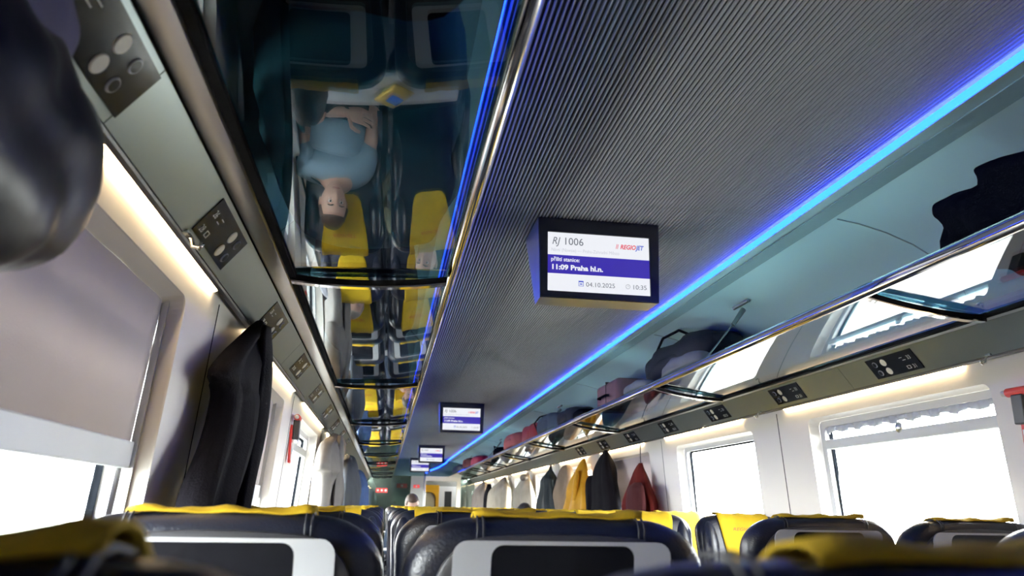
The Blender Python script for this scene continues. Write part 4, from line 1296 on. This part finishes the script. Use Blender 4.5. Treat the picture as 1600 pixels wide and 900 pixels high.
def person(label, loc, rz, top, skin, hair, shirt, trousers, pose='crossed', tilt=(0, 0, 0), long_hair=False, lean=0.0, slv=0.5, dy=0.0):
    t = thing('person', label, 'person', loc, rz)
    dz = top - 1.30                              # slouch: 1.30 m is the seated height of an upright adult
    sx = lean
    hipz, hipy = 0.555, 0.30 - dz * 0.35
    shz, shy = 0.985 + dz * 0.90, 0.235 + dy
    nk = (sx * 0.75, shy + 0.005, shz + 0.085)
    hc = Vector((sx, shy + 0.035, top - 0.115))
    J = {}
    J['pelvis'] = ((0, hipy, hipz), (0.150, 0.110))
    J['waist'] = ((sx * 0.2, (hipy + shy) / 2 + 0.03, (hipz + shz) / 2 - 0.05), (0.125, 0.092))
    J['chest'] = ((sx * 0.5, shy + 0.02, shz - 0.10), (0.135, 0.098))
    J['neckbase'] = ((sx * 0.7, shy + 0.0, shz + 0.02), (0.075, 0.065))
    J['neck'] = (tuple((Vector(nk) + hc) / 2 - Vector((0, 0.01, 0.02))), 0.055)
    Ed = [('pelvis', 'waist'), ('waist', 'chest'), ('chest', 'neckbase'), ('neckbase', 'neck')]
    wr = {}
    for s, nm in ((-1, 'a'), (1, 'b')):
        J['sh' + nm] = ((s * 0.165 + sx * 0.6, shy, shz - 0.035), 0.062)
        if pose == 'crossed':
            el = (s * 0.225, shy + 0.15, shz - 0.27)
            wv = (-s * 0.06, shy + 0.27 + (0.045 if s > 0 else 0), shz - 0.205 + (0.03 if s > 0 else -0.02))
        else:
            el = (s * 0.215, shy + 0.08, shz - 0.30)
            wv = (s * 0.11, shy + 0.33, shz - 0.36)
        wr[nm] = (Vector(el), Vector(wv))
        J['ua' + nm] = (tuple((Vector(J['sh' + nm][0]) + Vector(el)) / 2), 0.047)
        J['el' + nm] = (el, 0.041)
        J['fa' + nm] = (tuple(Vector(el).lerp(Vector(wv), 0.4)), 0.038)
        J['wr' + nm] = (wv, 0.026)
        J['hip' + nm] = ((s * 0.095, hipy + 0.06, hipz - 0.03), 0.085)
        J['kn' + nm] = ((s * 0.115, hipy + 0.46, 0.54), 0.060)
        J['an' + nm] = ((s * 0.115, hipy + 0.37, 0.12), 0.040)
        J['to' + nm] = ((s * 0.120, hipy + 0.50, 0.055), 0.036)
        Ed += [('neckbase', 'sh' + nm), ('sh' + nm, 'ua' + nm), ('ua' + nm, 'el' + nm), ('el' + nm, 'fa' + nm), ('fa' + nm, 'wr' + nm),
               ('pelvis', 'hip' + nm), ('hip' + nm, 'kn' + nm), ('kn' + nm, 'an' + nm), ('an' + nm, 'to' + nm)]
    body = skin_mesh('body', J, Ed, 'pelvis', skin, t)
    grow = lambda keys, k, add: {n: (J[n][0], tuple(r * k + add for r in J[n][1]) if isinstance(J[n][1], tuple) else J[n][1] * k + add) for n in keys}
    Js = grow(['pelvis', 'waist', 'chest', 'neckbase', 'sha', 'shb'], 1.10, 0.036)
    Js['neckbase'] = (J['neckbase'][0], (0.115, 0.098))
    Js['collar'] = (tuple(Vector(J['neckbase'][0]).lerp(Vector(J['neck'][0]), 0.55)), 0.074)
    Js['midriff'] = (tuple((Vector(J['waist'][0]) + Vector(J['chest'][0])) / 2 + Vector((0, 0.012, 0))), (0.182, 0.142))
    es = [('neckbase', 'collar'), ('pelvis', 'waist'), ('waist', 'midriff'), ('midriff', 'chest'), ('chest', 'neckbase'), ('neckbase', 'sha'), ('neckbase', 'shb')]
    for nm in 'ab':
        e = Vector(J['sh' + nm][0]).lerp(wr[nm][0], min(slv, 1.0))
        Js['sl' + nm] = (tuple(e), 0.066)
        es.append(('sh' + nm, 'sl' + nm))
        if slv > 1:
            e2 = wr[nm][0].lerp(wr[nm][1], 0.9)
            Js['cu' + nm] = (tuple(e2), 0.042)
            es.append(('sl' + nm, 'cu' + nm))
    skin_mesh('shirt', Js, es, 'pelvis', shirt, t)
    Jt = grow(['pelvis', 'hipa', 'hipb', 'kna', 'knb', 'ana', 'anb'], 1.0, 0.014)
    skin_mesh('trousers', Jt, [('pelvis', 'hipa'), ('pelvis', 'hipb'), ('hipa', 'kna'), ('hipb', 'knb'), ('kna', 'ana'), ('knb', 'anb')], 'pelvis', trousers, t)
    for s, nm in ((-1, 'a'), (1, 'b')):
        a_, b_ = Vector(J['an' + nm][0]), Vector(J['to' + nm][0])
        MB().ball((b_.x, (a_.y + b_.y) / 2 + 0.02, 0.050), (0.050, 0.135, 0.048), 20, 12, 0.8).build('shoe', M['black'], t, smooth=4)
        d = wr[nm][1] - wr[nm][0]
        if pose == 'crossed':
            hand(t, wr[nm][1], d + Vector((0, -0.05, 0.03)), (0, -1, -0.1), skin, s, 0.5)
        else:
            hand(t, wr[nm][1], d + Vector((0, 0.05, -0.05)), (0, 0, -1), skin, s, 0.45)
    rot = Matrix.Rotation(tilt[2], 4, 'Z') @ Matrix.Rotation(tilt[1], 4, 'Y') @ Matrix.Rotation(tilt[0], 4, 'X')
    build_head(t, hc, rot, skin, hair, long_hair)
    return t


M['skin'] = mat('pale_skin', (0.55, 0.34, 0.26), 0.5, var=0.05)
M['lip'] = mat('lip', (0.42, 0.17, 0.15), 0.5, var=0.05)
M['brownhair'] = mat('brown_hair', (0.050, 0.025, 0.014), 0.55, bump=0.5, bscale=120, var=0.2)
M['darkhair'] = mat('dark_hair', (0.018, 0.012, 0.010), 0.5, bump=0.5, bscale=120, var=0.2)
M['greyhair'] = mat('grey_blond_hair', (0.35, 0.30, 0.25), 0.55, bump=0.5, bscale=120, var=0.2)
cloth('grey_blue_shirt', (0.24, 0.33, 0.40))
cloth('dark_trousers', (0.02, 0.022, 0.03))
cloth('navy_jumper', (0.02, 0.03, 0.06))
cloth('olive_jumper', (0.10, 0.10, 0.07))
person('seated person in a grey-blue T-shirt with arms crossed, reflected in the smoked glass', (-0.25, 3.97, 0), PI, 1.115, M['skin'], M['brownhair'], M['grey_blue_shirt'], M['dark_trousers'], 'crossed', tilt=(0.12, 0.0, 0.25), lean=0.045)
person('dark-haired person at the near table beside the roller blinds, back turned', (-0.255, 2.17, 0), 0, 1.165, M['skin'], M['darkhair'], M['navy_jumper'], M['dark_trousers'], 'lap', tilt=(-0.25, 0, 0.2), lean=-0.06, slv=1.2, dy=0.06)
person('dark-haired person leaning the head to the aisle, facing the camera', (0.25, 4.97, 0), PI, 1.13, M['skin'], M['darkhair'], M['olive_jumper'], M['dark_trousers'], 'lap', tilt=(0.1, 0.5, -0.3), lean=-0.06, slv=1.2)
person('fair-haired person resting in the window seat behind the T-shirted passenger', (-0.25, 5.85, 0), PI, 1.13, M['skin'], M['greyhair'], M['slate_grey_cotton'], M['dark_trousers'], 'lap', tilt=(0.15, 0.2, 0.2), slv=1.2)
person('brown-haired person whose head shows before the beige toilet wall', (0.27, 9.95, 0), PI, 1.335, M['skin'], M['brownhair'], M['steel_blue_canvas'], M['dark_trousers'], 'lap', tilt=(-0.55, 0.25, 0.3), long_hair=False, lean=-0.06, slv=1.2)
person('dark-haired person whose crown shows below the cream coats', (1.29, 7.20, 0), 0, 1.235, M['skin'], M['darkhair'], M['navy_jumper'], M['dark_trousers'], 'lap', tilt=(0.0, 0, 0), slv=1.2)

# ------------------------------------------------------------------ snacks on the near table and the sill ledge
def packet(name, label, loc, sz, m_, rz, accent=None):
    t = thing(name, label, 'snack packet', loc, rz)
    a, b, c = sz
    mb = MB()
    n = 14
    rows = []
    for j in range(11):
        v = -1 + 2 * j / 10
        k = (1 - abs(v) ** 4) * c
        rows.append([(a * math.cos(2 * PI * i / n) * (1 if abs(v) < 1 else 1.02), b * v, c + (k * math.sin(2 * PI * i / n)) + 0.002 * math.sin(i * 2.1 + j)) for i in range(n)])
    mb.loft(rows)
    mb.build('wrapper', m_, t, smooth=4)
    if accent:
        MB().box(-a * 0.6, a * 0.5, -b * 0.4, b * 0.3, c * 1.9, c * 2.08).build('printed_patch', accent, t, bevel=0.002)


M['gold_foil'] = mat('gold_foil', (0.65, 0.45, 0.10), 0.3, metal=0.5, bump=0.3, bscale=40)
M['blue_wrap'] = mat('blue_wrapper', (0.05, 0.14, 0.55), 0.3, bump=0.2)
M['green_wrap'] = mat('green_wrapper', (0.05, 0.30, 0.08), 0.3, bump=0.2)
packet('snack_bag', 'gold snack bag lying on the near folding table', (0.06, 3.02, 0.757), (0.065, 0.085, 0.022), M['gold_foil'], 0.7, M['blue_wrap'])
packet('snack_bar', 'gold wrapped snack bar on the near table by the wall', (-0.40, 3.09, 0.757), (0.018, 0.05, 0.010), M['gold_foil'], 0.1)
packet('snack_bar', 'blue wrapped snack bar on the near table by the wall', (-0.355, 3.08, 0.757), (0.018, 0.035, 0.012), M['blue_wrap'], -0.1)
packet('snack_bar', 'green wrapped snack bar on the near table by the wall', (-0.405, 2.97, 0.757), (0.018, 0.05, 0.010), M['green_wrap'], 0.05)
